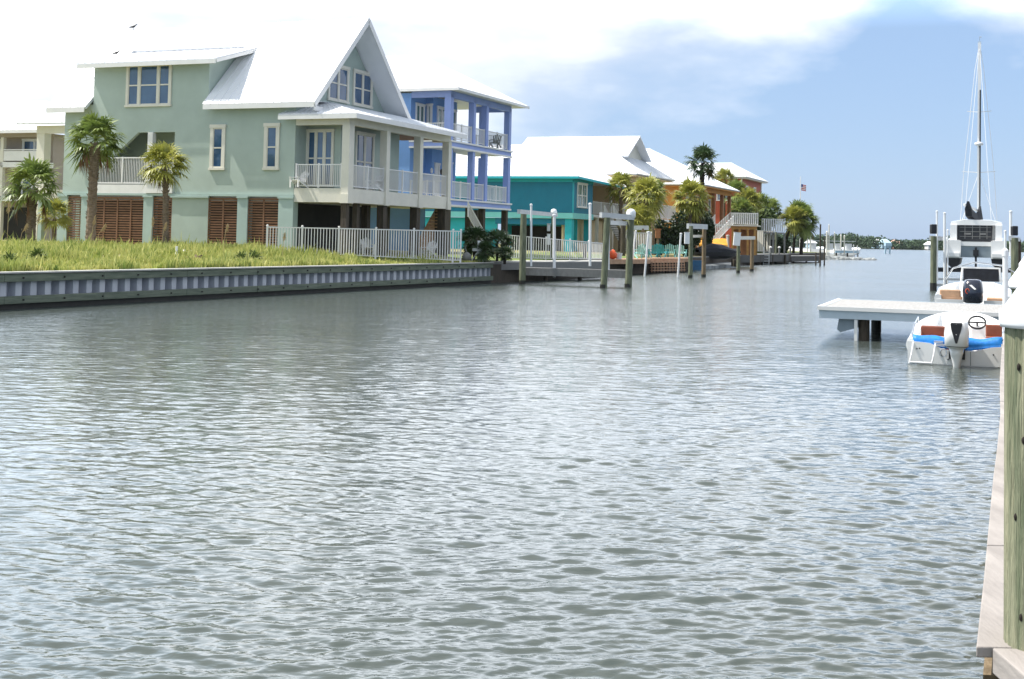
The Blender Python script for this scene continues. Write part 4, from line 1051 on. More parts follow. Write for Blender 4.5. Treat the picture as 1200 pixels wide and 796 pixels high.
pole(622.5,312,240,2.6,'thin white guide pole right of the green piling by the seawall end',Y=Y1)
pole(649.5,325,252,3.6,'thick white guide pole under the round white cover',Y=Y1+1)
pole(691.5,312,239,3.2,'white guide pole against the teal house corner',Y=Y3+2)
pole(713,316,258,3,'white guide pole between the two thick pilings',Y=Y3+.5)
pole(739,322,271,2.2,'leaning white guide pole right of the round capped piling',leanpx=6)
pole(755,324,272,2.4,'leaning white guide pole in front of the brown steps dock',leanpx=5)
pole(794,325,274,2.4,'leaning white guide pole in front of the pale aqua chair',leanpx=4)
pole(853,309,276,3.4,'thick white guide pole in front of the wooden shed',Y=150)
pole(837,292,277,2,'short white guide pole before the amber cover',Y=150)
# boxes
def box_px(name, x0, y0, x1, y1, Y, m, label, cat, dpt=.3, tilt=0):
    a = aty(x0,y1,Y); b = aty(x1,y0,Y); c = (a+b)/2; T = Thing(name, label, cat, (c.x,Y,a.z))
    T.part('housing', MB().box(a.x,Y-dpt/2,a.z,b.x,Y+dpt/2,b.z), m, bevel=.03); T.part('lid', MB().box(a.x-.02,Y-dpt/2-.03,b.z+.002,b.x+.02,Y+dpt/2+.03,b.z+.05), m)
    T.root.rotation_euler = (0,tilt,0); return T
box_px('lift_control_box',802,273,808,286,Yp(809,326)-.4,PVC,'white control box mounted left of the pale grey green piling','box')
box_px('lift_control_box',859,273,867,288,Yp(865,320)-.3,PVC,'tilted white box on top of the piling before the shed','box',tilt=R(4))
box_px('lift_control_box',641,263,645,271,Y2,ALU,'small grey box on the piling under the round white cover','box')
box_px('lift_control_box',641,275,645,287,Y2,PVC,'white switch box low on the piling under the round white cover','box')

# dock platforms
def dock(name, label, corners, z, th, m, rim, posts=(), cat='dock'):
    """corners: world xy list (4)"""
    c = corners; T = Thing(name, label, cat, (c[0][0],c[0][1],0))
    T.part('deck', MB().slab([(x,y,z-.06) for x,y in c], .06), m)
    r_ = MB()
    for a, b in zip(c, c[1:]+c[:1]): r_.beam((a[0],a[1],z-.06-th/2-.003),(b[0],b[1],z-.06-th/2-.003),.08,th)
    T.part('frame', r_, rim)
    for x, y in posts: T.part('leg', MB().cyl((x,y,-.8),(x,y,z-.07),.15,n=10), PILED)
    return T
def gp(px, Y): return (aty(px,300,Y).x, Y)
dock('dock','grey walkway dock between the sheet seawall and the first lift',[gp(575,78),gp(706,88),gp(706,92),gp(578,82)],1.28,.45,CAPM,GREYW,[gp(594,81),gp(640,84),gp(680,88)])
dock('lift_cradle','long grey lift cradle beam hung between the thick pilings',[gp(612,Y1+.6),gp(735,Y4+.8),gp(735,Y4+1.6),gp(612,Y1+1.6)],.98,.4,GREYW,GREYW,[],'boat lift')
dock('dock','dock with orange floats behind the thick pilings',[gp(700,97),gp(762,104),gp(762,112),gp(700,104)],1.25,.3,BRDECK,BRDECK,[gp(712,98),gp(735,102),gp(757,105)])
dock('dock','brown wooden dock with broad steps and aqua chairs',[gp(757,108),gp(806,114),gp(806,122),gp(757,118)],1.25,.25,BRDECK,BRDECK,[gp(760,109.5),gp(781,112.5),gp(803,115)])
st = MB()
pA, pB = Vector((*gp(764,107.6),0)), Vector((*gp(802,112.4),0))
for k in range(4):
    z = .25+k*.22; st.beam(pA+Vector((0,.2*k,z)), pB+Vector((0,.2*k,z)), .3, .07)
for k in range(12):
    q = pA.lerp(pB,k/11); st.beam(q+Vector((0,-.1,.1)),q+Vector((0,-.1,1.0)),.07,.05)
solo('dock_steps', st, BRDECK, 'slatted brown steps down the face of the wooden dock', 'steps', pA)
dock('dock','dark dock beside the shed with small mooring posts',[gp(866,152),gp(924,172),gp(924,182),gp(866,170)],1.3,.9,GREYW,WETSHADE,[gp(870,154),gp(890,160),gp(905,165),gp(920,170)])
dock('dock','low dark dock along the grassy point',[gp(927,178),gp(962,190),gp(962,196),gp(927,190)],1.0,.7,GREYW,WETSHADE,[gp(930,180),gp(945,185),gp(960,190)])
for i, (px, lab) in enumerate(((868,'white topped mooring post left of the shed front'),(875,'white topped mooring post before the shed door'),(903,'white topped mooring post at the dark dock centre'),(913,'white topped mooring post right of the dark dock centre'),(926,'white topped mooring post at the right end of the dark dock'))):
    x, Y = gp(px, 150+ (px-866)*.32); T = Thing('mooring_post', lab, 'post', (x,Y,1.3), group='small white topped mooring posts')
    T.part('shaft', MB().cyl((x,Y,1.3),(x,Y,2.1),.12,n=8), GREYW); T.part('cap', MB().lathe((x,Y,2.1),[(.17,0),(.19,.12),(.05,.24)],8), WHITE)
lad = MB(); x, Y = gp(898,161.5)
for dx_ in (-.35,.35): lad.beam((x+dx_,Y,-.2),(x+dx_,Y,2.0),.08)
for k in range(5): lad.beam((x-.35,Y,.1+k*.35),(x+.35,Y,.1+k*.35),.05)
solo('dock_ladder', lad, ALU, 'grey ladder on the face of the dark dock', 'ladder', (x,Y,0))
# chairs on wooden docks
for i, (px, Y, m_, lab) in enumerate(((776,116.5,CHTEAL,'bright teal adirondack chair on the brown dock'),(767,113,CHTEAL,'darker teal chair at the left end of the brown dock'),(798,117.5,CHAQUA,'pale aqua chair behind the leaning guide pole'),(749,105.5,CHAQUA,'pale aqua chair behind the brown piling'),(785,118,CHAQUA,'pale aqua low chair at the dock centre'))):
    x, Y = gp(px,Y); chair('adirondack_chair',(x,Y,1.26),R(150+40*i%70),m_,lab,'aqua and teal chairs on the dock',1.25)
for i, (px, lab) in enumerate(((710,'orange float standing left on the dock'),(718,'orange float standing right on the dock'))):
    x, Y = gp(px,99.5); solo('float', MB().lathe((x,Y,1.26),[(.12,0),(.32,.1),(.34,.4),(.2,.62),(.07,.75)],12), ORB, lab, 'float', (x,Y,1.26), smooth=True)
x, Y = gp(725,100); solo('bucket', MB().lathe((x,Y,1.26),[(.22,0),(.3,.45),(.32,.47)],12), WHITE, 'white bucket right of the orange floats', 'bucket', (x,Y,1.26))
# bird house post
x, Y = gp(770.5,117); T = Thing('post_lantern', 'brown post with a red brown box on top behind the teal chair', 'post', (x,Y,1.3))
T.part('post', MB().box(x-.1,Y-.1,1.2,x+.1,Y+.1,3.0), PILEB); T.part('box', MB().box(x-.22,Y-.22,3.0,x+.22,Y+.22,3.75).box(x-.3,Y-.3,3.76,x+.3,Y+.3,3.84), RUST)
# amber cover and covered boat on lift
x, Y = gp(836,141); T = Thing('awning', 'amber canvas awning behind the brown piling below the staircase', 'awning', (x,Y,1.5))
aw = MB(); q0, q1 = aty(818,296,Y), aty(851,280,Y)
aw.loft([[Vector((q0.x+(q1.x-q0.x)*t,Y+dy_,z)) for dy_, z in ((-1.2,q0.z+.2*math.sin(t*3)),(-1.0,q0.z+.9),(0,q1.z+.05*math.sin(t*9)),(1.0,q0.z+.9),(1.2,q0.z))] for t in (0,.15,.5,.85,1)], closed=False, caps=False)
T.part('canvas', aw, YEL)
for t in (0,1): T.part('frame_post', MB().cyl((q0.x+(q1.x-q0.x)*t,Y,1.3),(q0.x+(q1.x-q0.x)*t,Y,q1.z),.06,n=8), ALU)
x, Y = gp(841,134); T = Thing('covered_boat', 'small boat under a dark cover on a lift before the amber awning', 'boat', (x,Y,.9))
def boat_hull(cx, cy, z0, Lh, B, ang, zs=.9, bow=.55, n=12, blunt=.6):
    """closed hull without cockpit; along +u direction"""
    c, s_ = math.cos(ang), math.sin(ang); rings = []
    for i in range(n+1):
        t = i/n; b = B/2*(1 if t < blunt else math.sqrt(max(0,1-((t-blunt)/(1-blunt))**2))*.98+.02); h_ = zs+(bow*t*t)
        kz = -.25+.0*t if t < .7 else -.25+(t-.7)/.3*(h_*.7)
        ring = [(-b,h_),(-b*.94,.15+kz*.1),(-b*.5,kz*.8+.05),(0,kz),(b*.5,kz*.8+.05),(b*.94,.15+kz*.1),(b,h_)]
        rings.append([Vector((cx+c*x_-s_*(t*Lh), cy+s_*x_+c*(t*Lh), z0+z_)) for x_, z_ in ring])
    return MB().loft(rings)
T.part('hull', boat_hull(x-2.2,Y,1.15,5.4,2.0,R(-60),.5,.3), BLACKP)
cv = MB(); rings = []
for i in range(9):
    t = i/8; hh = .45+.55*math.sin(math.pi*min(1,t*1.15))*(1 if i%2 else .85); yy = Y-.2+t*2.7; xx = x-2.3+t*4.8
    rings.append([Vector((xx+.4*math.cos(a)*.6, yy-.8*math.cos(a), 1.62+max(0,math.sin(a))*hh)) for a in (math.pi*k/6 for k in range(7))])
cv.loft(rings, closed=False, caps=False); T.part('cover', cv, CANVAS)
for dx_ in (-1.8,1.8): T.part('cradle', MB().box(x+dx_-.1,Y-1,.2,x+dx_+.1,Y+1.6,.95), PILED)
x, Y = gp(817,124); box_px('storage_bin',810,306,822,320,Y,TARP,'dark blue panel between the pale and brown pilings','panel',dpt=.6)
shd = MB(); a_, b_ = gp(826,127), gp(866,142)
shd.prism([(a_[0],a_[1],-.2),(b_[0],b_[1],-.2),(b_[0]-1,b_[1]+3,.0),(a_[0]-1,a_[1]+3,.0)],(0,0,.55)); struct('gravel_bank', shd, ROCK)
# shed with roof deck rail
P = Thing('garden_shed', 'orange tan wooden shed with open bays and a white railed roof deck', 'shed', (*gp(857,148),1.4), R(-14))
o_ = gp(857,148); sh0 = aty(857,265,148).z
wd = aty(885,265,148).x-aty(857,265,148).x
fr_ = MB()
for i in range(4): fr_.box(i*wd/3-.12+(.12 if i == 0 else -.12 if i == 3 else 0),-.1,1.3,i*wd/3+.12+(.12 if i == 0 else -.12 if i == 3 else 0),.12,sh0-.35)
fr_.box(-.1,-.16,sh0-.35,wd+.1,.2,sh0); fr_.box(0,2.6,1.3,wd,2.8,sh0-.36)
P.part('frame', fr_, mat('ochre_wood',(.42,.22,.06),.7,.2,3)); P.part('back_panel', MB().box(.12,1.2,1.3,wd-.12,1.3,sh0-.4), RUST)
P.part('roof', MB().box(-.5,-.4,sh0+.003,wd+.4,3.2,sh0+.12), CREAM)
P.part('railing', railing_mb((-.2,-.2),(wd+.2,-.2),sh0+.15,sh0+1.5,.22,2.2,t=.12), WHITE)
sr_ = railing_mb((-3.4,-.2),(-.2,-.2),1.7,3.1,.22,4,t=.12,z0b=sh0+.15,z1b=sh0+1.5); P.part('stair_railing', sr_, WHITE)
# grey railed deck
a_ = aty(893,272,176); b_ = aty(919,272,176); wd = b_.x-a_.x
P = Thing('viewing_deck', 'raised grey railed deck on posts left of the three leaning palms', 'deck', (a_.x,176,1.5), R(-10))
P.part('floor', MB().box(0,0,a_.z-.2,wd,3,a_.z), GREYW); P.part('railing', railing_mb((0,.1),(wd,.1),a_.z+.05,a_.z+1.8,.3,2,t=.2), ALU)
for i in range(3): P.part('post', MB().box(i*wd/2-.12+(.12 if i == 0 else 0),.2,1.2,i*wd/2+.12,.45,a_.z-.21), GREYW)
P.part('storage', MB().box(.3,1.2,1.4,wd*.6,1.9,3.2), DARK)
# flag
fx = aty(937.5,280,206); T = Thing('flagpole', 'tall thin white flagpole with a small striped flag above the three palms', 'flagpole', (fx.x,206,1.4))
zt = aty(937.5,207,206).z; T.part('pole', MB().cyl((fx.x,206,1.2),(fx.x,206,zt),.09,.06,8), PVC)
f0 = aty(938.2,216,206); fw = .75; 
for k in range(7):
    fl_ = MB(); z1 = f0.z-k*.14
    for (i0, i1) in ((0,1),(1,2),(2,3)):
        if k < 3 and i0 == 0: continue
        y_ = lambda i: 206+.06*math.sin(i*1.8)
        fl_.prism([(fx.x+.1+i0*.26,y_(i0),z1-.05*i0),(fx.x+.1+i1*.26,y_(i1),z1-.05*i1),(fx.x+.1+i1*.26,y_(i1),z1-.14-.05*i1),(fx.x+.1+i0*.26,y_(i0),z1-.14-.05*i0)],(0,.01,0))
    T.part('stripe', fl_, FLR if k % 2 == 0 else WHITE)
T.part('canton', MB().box(fx.x+.1,205.99,f0.z-.42,fx.x+.36,206.01,f0.z+.0), FLB)

# ------------------------------------------------------------ THE BAY: spit, jetty, marina, far shore
sp2 = MB(); A1 = atz(943,293,1.1)
pts = [aty(940,290,262),aty(985,290,262),aty(1002,290,300),aty(990,290,420),aty(900,290,420),aty(900,290,262)]
sp2.prism([(p.x,p.y,-.5) for p in pts],(0,0,1.5)); struct('sand_spit', sp2, SAND)
rk = MB(); rnd = random.Random(9)
for i in range(150):
    t = rnd.random(); px = 958+68*t; Y = 232+rnd.uniform(-2,2); p = aty(px,304,Y); s_ = rnd.uniform(.3,.8)*(1-.4*t)
    rk.lathe((p.x,Y,-.2+rnd.random()*.2),[(s_,0),(s_*1.1,.3*s_),(s_*.7,.8*s_),(s_*.2,1.0*s_)],6,sx=rnd.uniform(.8,1.4),sy=rnd.uniform(.7,1.2))
tag(link(bpy.data.objects.new('jetty_rocks', rk.mesh('jetty_rocks', ROCK))), 'low line of grey jetty rocks running out from the point', 'rocks', kind='stuff')
o = bpy.data.objects['jetty_rocks']
dock('marina_pier','white railed pier in the small marina beyond the point',[gp(979,240),gp(1006,243),gp(1006,247),gp(979,245)],1.6,.4,ALU,PALEB,[gp(980,241),gp(993,242),gp(1005,243.5)])
G6 = 'pale marina pilings beyond the point'
for i, (px, yb, yt, w_, lab) in enumerate([(946,300,271,1.7,'leftmost tall pale piling beyond the three palms'),(950,300,272,1.4,'second tall pale piling beyond the three palms'),(969,303,272,2,'pale piling just right of the dark poles'),(971.5,303,264,1.4,'tallest thin pale mast in the marina'),(978,301,273,1.2,'thin pale piling left of the marina pier'),(985.5,301,276,1.6,'pale piling left of the marina pier middle'),(989.5,301,277,1.6,'pale piling right of the marina pier middle'),(1000.5,303,288,1,'short pale post near the pier end'),(1004.5,303,289,1,'short pale post at the pier end')]):
    Y = 250 if px < 960 else 241; b = aty(px,yb,Y); q = aty(px,yt,Y); T = Thing('marina_piling', lab, 'piling', (b.x,Y,0), group=G6)
    T.part('shaft', MB().cyl((b.x,Y,-.5),(q.x,Y,q.z),w_*Y/FPX/2,n=8), CREAM if w_ > 1.1 else ALU); T.part('cap', MB().lathe((q.x,Y,q.z),[(w_*.1,0),(.02,.25)],8), WHITE)
for i, (px, Y, lab) in enumerate(((975,246,'white powerboat moored beside the pale mast'),(985,252,'white powerboat on a lift left of the marina pier'),(997,250,'small grey white powerboat by the pier end'),(955,258,'white cabin boat beyond the right palm'))):
    x, Y = gp(px,Y); T = Thing('moored_boat', lab, 'boat', (x,Y,.9), group='boats in the small marina')
    T.part('hull', boat_hull(x,Y,.9 if i else .2,6,2.3,R(-25),.8,.5), GEL); T.part('console', MB().box(x-.5,Y+1.5,1.6,x+.6,Y+2.8,2.9).box(x-1,Y+.8,3.3,x+1.2,Y+3.2,3.4), ALU)
# far wood
vs, fs = [], []; rnd = random.Random(21)
for i in range(420):
    px = 880+ i*.95+rnd.uniform(-1,1); 
    Y = 900+rnd.uniform(-60,120); s_ = Y/FPX; hgt = 6+3.0*math.sin(px*.045+1)*math.sin(px*.013)+rnd.uniform(-1.2,1.6)+(2 if 940 < px < 1100 else .5)
    c = aty(px,280,Y); 
    for k in range(110):
        v = Vector((rnd.gauss(0,1),rnd.gauss(0,1),rnd.gauss(0,1))).normalized()*rnd.random()**.4
        p_ = Vector((c.x+v.x*4.0,Y+v.y*4,hgt*.55+v.z*hgt*.5)); a = Vector((rnd.gauss(0,1),rnd.gauss(0,1),rnd.gauss(0,1))).normalized()*.7; b = a.cross(Vector((rnd.gauss(0,1),rnd.gauss(0,1),rnd.gauss(0,1)))).normalized()*.6
        n_ = len(vs); vs += [p_-a,p_+b,p_+a,p_-b]; fs.append((n_,n_+1,n_+2,n_+3))
mb = MB(); mb.v = vs; mb.f = fs
tag(link(bpy.data.objects.new('far_wood', mb.mesh('far_wood', LEAFFAR))), 'low green wood along the far shore of the bay', 'wood', kind='stuff')
fl_ = MB(); fl_.prism([(150,870,-1),(1100,840,-1),(1100,1300,-1),(150,1300,-1)],(0,0,1.8)); struct('far_shore', fl_, FARLAND)
def far_house(px0, px1, yt, Y, m, rm, label):
    a = aty(px0,287,Y); b = aty(px1,287,Y); h_ = aty(px0,yt,Y).z; T = Thing('shore_house', label, 'house', (a.x,Y,.8), 0)
    w_ = b.x-a.x; T.part('wall', MB().box(0,0,.5,w_,8,h_*.62), m); r = MB(); e = h_*.62
    roof_quad(r,(-.8,-.8,e),(w_+.8,-.8,e),(w_*.8,4,h_),(w_*.2,4,h_),ribs=False); roof_tri(r,(w_+.8,-.8,e),(w_+.8,8.8,e),(w_*.8,4,h_),ribs=False); roof_tri(r,(-.8,-.8,e),(-.8,8.8,e),(w_*.2,4,h_),ribs=False)
    T.part('roof', r, rm); T.part('window', MB().box(w_*.2,-.06,e*.5,w_*.8,-.01,e*.8), GLASS)
far_house(1024.5,1033,280,860,PALEB,ROOF,'left pale blue house on the far shore')
far_house(1034,1043,280,850,PALEB,PALEB,'wider pale blue house right next to it on the far shore')
far_house(1047,1056,281,865,PINK,PINK,'pink house on the far shore')
far_house(1088,1094,283,840,WHITE,ROOF,'tiny white house on the far shore near the lift piling')
far_house(948,956,281,700,PALEB,ROOF,'pale house on the far shore behind the marina')
# unidentified pale blue shape on two legs in open water
p0_, p1_ = aty(1036.5,297,420), aty(1043.5,285,420); T = Thing('pale_blue_shape', 'faint pale blue shape on two legs in open water', 'platform', (p0_.x,420,0))
for x_ in (p0_.x, p1_.x-.5): T.part('leg', MB().beam((x_+.2,420,-.5),(x_+.5,420,p1_.z),.45), PALEB)
T.part('platform', MB().box(p0_.x+.1,419,p1_.z-1.0,p1_.x+.2,421,p1_.z), PALEB)

# ------------------------------------------------------------ RIGHT SIDE: seawall deck, pilings
ZD = 1.2
epx = [(1144,758),(1152.6,680),(1164,559),(1168.5,525),(1172.3,485),(1171.5,443),(1174,410),(1180,370)]
ed = [atz(x,y,ZD) for x,y in epx]
DKM = mat('pale_weathered_deck_board', (.24,.215,.20), .9, .12, 2.5, c2=(.38,.345,.32), bump=.35, bscale=22, stretch=(1.6,.35,1))
T = Thing('seawall_deck', 'pale weathered seawall deck along the right edge of the canal', 'deck', (ed[0].x,ed[0].y,ZD))
# splice cap boards at joints
def along(Yq):
    for a, b in zip(ed, ed[1:]):
        if Yq <= b.y: t = (Yq-a.y)/(b.y-a.y); return a.lerp(b,t)
    return ed[-1]+(Vector((.39,1,0))*(Yq-ed[-1].y))
joints = [ed[0].y, 6.95, 10.6, 13.4, 15.8, 19.2, 23.5, 30.]
for i, (ya, yb) in enumerate(zip(joints, joints[1:])):
    ys_ = [ya+.004]+[e.y for e in ed if ya+.02 < e.y < yb-.02]+[yb-.004]; left = [along(y) for y in ys_]
    poly = [(p.x,p.y,ZD-.045) for p in left]+[(p.x+.42,p.y,ZD-.045) for p in reversed(left)]
    T.part('cap_board', MB().prism(poly,(0,0,.045+.003*(i%2))), DKM, bevel=.006)
    poly = [(p.x+.428,p.y,ZD-.10) for p in left]+[(p.x+3.5,p.y,ZD-.10) for p in reversed(left)]
    T.part('deck_board', MB().prism(poly,(0,0,.097)), DKM)
c0 = atz(1163.5,760,ZD)
T.part('deck_board', MB().prism([(c0.x,2.0,ZD-.1),(c0.x+3.4,2.0,ZD-.1),(c0.x+3.4,ed[0].y-.012,ZD-.1),(c0.x,ed[0].y-.012,ZD-.1)],(0,0,.101)), DKM, bevel=.006)
T.part('end_post', MB().box(ed[0].x+.015,ed[0].y-.10,-1,c0.x-.004,ed[0].y+.05,ZD-.22), PILEB, bevel=.008)
T.part('bolt', MB().cyl((ed[0].x+.08,ed[0].y-.10,.93),(ed[0].x+.08,ed[0].y-.125,.93),.014,n=8), CHROME)
wl = MB()
for a, b in zip(ed, ed[1:]): wl.prism([(a.x+.05,a.y+.06,-1.2),(b.x+.05,b.y+.06,-1.2),(b.x+.2,b.y+.06,-1.2),(a.x+.2,a.y+.06,-1.2)],(0,0,ZD-.13+1.2))
T.part('sea_face', wl, PILEB)
wf = MB(); wf.prism([(c0.x+.02,2,-1.2),(c0.x+.2,2,-1.2),(c0.x+.2,ed[0].y-.1,-1.2),(c0.x+.02,ed[0].y-.1,-1.2)],(0,0,ZD-.12+1.2)); T.part('sea_face', wf, PILEB)
# bank further on
bk2 = MB(); e_ = ed[-1]
bk2.prism([(along(30).x+.3,30,-1),(along(30).x+4,30,-1),(along(30).x+60,170,-1),(along(30).x+.3+.40*140,170,-1)],(0,0,2.1)); struct('right_bank', bk2, GREYW)
# foreground piling: split grain geometry
def fg_piling(px, Y, zt, r_, label, seed):
    x = aty(px,400,Y).x; T = Thing('mooring_piling', label, 'piling', (x,Y,ZD), group='capped pilings on the seawall deck'); rnd = random.Random(seed)
    n = 72; prof = []
    cracks = [(rnd.uniform(0,6.28), rnd.uniform(.25,1), rnd.uniform(0,.75)) for _ in range(26)]+[(4.25,1.2,-.2),(4.05,.7,.2),(4.55,.6,.4)]
    rings = []; K = 60
    for k in range(K+1):
        z = -.3+(zt-ZD+.3)*k/K; ring = []; tz = k/K
        for j in range(n):
            a = 2*math.pi*j/n; rr = r_*(1+.004*math.sin(5*a+seed)+.006*math.sin(2*a+z*2))
            for ca, cl_, cs in cracks:
                da = abs((a-ca-.03*math.sin(z*5+ca)+math.pi)%(2*math.pi)-math.pi)
                if cs < tz < cs+cl_ and da < .05: rr -= .012*(1-da/.05)*min(1,(tz-cs)*8,(cs+cl_-tz)*8)
            ring.append(Vector((x+math.cos(a)*rr,Y+math.sin(a)*rr,ZD+z)))
        rings.append(ring)
    T.part('shaft', MB().loft(rings), FGP, smooth=True)
    # knots on the viewer's side
    for (da, z) in ((-.60,.13),(-.78,.52),(-.55,.83),(-.70,1.12)):
        a = math.atan2(-Y,-x)+da; c = Vector((x+math.cos(a)*r_*1.0,Y+math.sin(a)*r_*1.0,ZD+z))
        if z < zt-ZD-.1: T.part('knot', MB().lathe(c,[(.001,-.016),(.006,-.010),(.008,0),(.006,.010),(.001,.016)],10), KNOT, smooth=True)
    T.part('cap', MB().lathe((x,Y,zt),[(r_*1.12,-.035),(r_*1.15,-.02),(r_*1.15,.02),(r_*.6,.15),(r_*.12,.26),(.01,.272)],40), PVC, smooth=True)
FGP = mat('green_treated_piling', (.09,.125,.065), .85, .2, 8, c2=(.44,.42,.28), bump=1.0, bscale=45, stretch=(3,3,.16), det=10)
KNOT = mat('dark_knot', (.02,.015,.01), .9, .2, 3)
fg_piling(1226,5.25,2.51,.158,'nearest tall green treated piling with white cone cap at the right edge',1)
fg_piling(1211,9.9,2.52,.158,'second capped piling just behind the nearest one at the right edge',2)
fg_piling(1214,14.5,2.6,.16,'third capped piling further along the right deck',3)
pole(1178,372,296,6,'white plastic pole rising at the edge of the right deck',Y=17.0)
bpy.data.objects[-1] if False else None

# wide floating dock on the right
DA = R(-20); oD = atz(960,359.5,.95)
T = Thing('dock', 'wide pale framed dock reaching from the right bank into the canal', 'dock', (oD.x,oD.y,0), DA)
Ld = 10.5; Wd = 6.0
T.part('deck', MB().box(.1,.1,.90,Ld,Wd-.1,.944), DOCKTOP)
T.part('frame', MB().box(0,-.02,.62,Ld,.098,.955).box(0,Wd-.098,.62,Ld,Wd,.955).box(0,.1,.62,.098,Wd-.1,.955), DOCKRIM)
T.part('rub_rail', MB().box(-.05,-.08,.86,Ld,-.022,.97).box(-.05,-.02,.86,-.002,Wd,.97), WHITE)
T.part('bracket', MB().prism([(.55,.15,.615),(1.1,.15,.615),(1.1,.15,.38),(.6,.15,.22),(.5,.15,.3)],(0,.2,0)), GREYG)
for x_, y_ in ((1.25,.35),(1.25,5.2),(5.6,.35),(5.6,5.2),(9.4,.35),(9.4,5.2)): T.part('leg', MB().cyl((x_,y_,-1),(x_,y_,.61),.16,n=16), WETSHADE if y_ > 1 else PILED)
T.part('lit_leg_strip', MB().box(1.0,.0,-.1,1.09,.09,.61), WHITE)  # white strip painted in as the sunlit side of the front leg

# ------------------------------------------------------------ BOATS on the right
def open_hull(n, Lh, B, zs, bow, blunt, floor=.22, gun=.13, fore=.72, z0=0):
    rings = []
    for i in range(n+1):
        t = i/n; b = B/2*(1 if t < blunt else (1-((t-blunt)/(1-blunt))**2.3)**.5+.001); b = max(b,.06)
        h_ = zs+bow*t**1.5; kz = -.28 if t < .65 else -.28+(t-.65)/.35*h_*.8
        f_ = floor if t < fore else floor+(h_-floor-.02)*min(1,(t-fore)/.08); g = min(gun, b*.45)
        pts = [(-b,h_),(-b*1.02,h_-.12),(-b*.93,.12+max(0,kz+.28)*.5),(-b*.5,kz*.85),(0,kz),(b*.5,kz*.85),(b*.93,.12+max(0,kz+.28)*.5),(b*1.02,h_-.12),(b,h_),(b-g*.5,h_+.03),(b-g,h_),(b-g-.03,f_),(-b+g+.03,f_),(-b+g,h_),(-b+g*.5,h_+.03)]
        rings.append([Vector((x_,t*Lh,z0+z_)) for x_, z_ in pts])
    return MB().loft(rings)
def outboard(T, y, zt, s_, m, m2, x0=0):
    def ring(z, w, l, cy): return [Vector((x0+math.copysign(abs(math.cos(a))**.6,math.cos(a))*w, y+cy+math.copysign(abs(math.sin(a))**.6,math.sin(a))*l, z)) for a in (2*math.pi*k/20 for k in range(20))]
    c = MB().loft([ring(zt-.60*s_,.17*s_,.24*s_,0),ring(zt-.56*s_,.235*s_,.34*s_,0),ring(zt-.30*s_,.25*s_,.36*s_,0),ring(zt-.08*s_,.22*s_,.32*s_,.02),ring(zt-.02*s_,.19*s_,.27*s_,.03),ring(zt,.11*s_,.18*s_,.04)])
    cow = T.part('cowling', c, m, smooth=True)
    T.part('midsection', MB().loft([ring(zt-1.35*s_,.05*s_,.12*s_,.05),ring(zt-.95*s_,.075*s_,.13*s_,.05),ring(zt-.75*s_,.12*s_,.19*s_,.02),ring(zt-.605*s_,.155*s_,.22*s_,0)]), m, smooth=True)
    T.part('cavitation_plate', MB().box(x0-.12*s_,y-.25*s_,zt-1.38*s_,x0+.12*s_,y+.3*s_,zt-1.352*s_), m)
    T.part('clamp', MB().box(x0-.16*s_,y+.2*s_,zt-.85*s_,x0+.16*s_,y+.5*s_,zt-.64*s_), BLACKP)
    return cow
# boat 1: white skiff
BA = R(-20.6); YB = 30.2; xb = aty(1121.5,420,YB).x
T1 = T = Thing('skiff', 'small white open boat with white outboard and blue bolster moored before the dock', 'boat', (xb,YB,0), BA)
B1 = 2.26; n = 18
T.part('hull', open_hull(n,6.2,B1,.55,.42,.45,gun=.16,fore=.80), GEL, smooth=False, bevel=0)
T.part('transom', MB().prism([(-1.1,-.02,.02),(1.1,-.02,.02),(1.12,-.02,.5),(.75,-.02,.46),(.40,-.02,.36),(-.30,-.02,.36),(-.60,-.02,.50),(-1.12,-.02,.54)],(0,.12,0)), GEL)
T.part('bolster', MB().loft([[Vector((x_,.20+.15*math.cos(a)+.1*(1-(x_/1.05)**2)*0,.50+hz+.15*math.sin(a)*(1+.15*math.sin(x_*9)))) for a in (2*math.pi*k/10 for k in range(10))] for x_,hz in [(-1.0+i*.1,.05*(abs(-1.0+i*.1))**2) for i in range(21)]]), BLUEC, smooth=True)
T.part('bench_seat', MB().box(-.85,.9,.22,-.05,1.35,.55).box(-.88,1.3,.55,-.05,1.42,.83), REDC, bevel=.03)
T.part('seat_trim', MB().box(-.88,.55,.56,.88,.85,.62), TANC, bevel=.02)
T.part('console', MB().box(.25,2.2,.22,.95,2.7,.85), GEL, bevel=.05)
T.part('seat', MB().box(.62,1.35,.22,1.0,1.75,.62).box(.62,1.7,.6,1.0,1.8,.9), REDC, bevel=.03)
wm = MB(); cs = Vector((.42,2.05,.92))
pts = [cs+Vector((math.cos(a)*.20,.08*math.sin(a),.15*math.sin(a))) for a in (2*math.pi*k/20 for k in range(21))]; wm.tube(pts,.024,6)
wm.tube([cs+Vector((-.19,0,0)),cs+Vector((.19,0,0))],.02).tube([cs,cs+Vector((0,.2,-.1))],.025)
T.part('steering_wheel', wm, BLACKP)
lad = MB()
for x_ in (-1.02,-.52):
    lad.tube([(x_+.04,-.02,.50),(x_,-.16,.2),(x_-.04,-.2,.02)],.022)
lad.tube([(-1.06,-.2,.05),(-.56,-.2,.05)],.022)
T.part('swim_ladder', lad, PVC)
rl_ = MB(); rl_.tube([(-1.05,.6,.6),(-1.0,.8,.9),(-1.0,2.4,.98),(-1.02,2.7,.75)],.018); rl_.tube([(1.05,1.5,.65),(1.0,1.7,.95),(1.0,3.2,1.0),(1.02,3.4,.8)],.018)
T.part('grab_rail', rl_, CHROME)
T.part('tow_eye', MB().tube([(-.30+.07*math.cos(a),-.06,.30+.1*math.sin(a)) for a in (2*math.pi*k/10 for k in range(11))],.012,5), CHROME)
hz_ = MB()
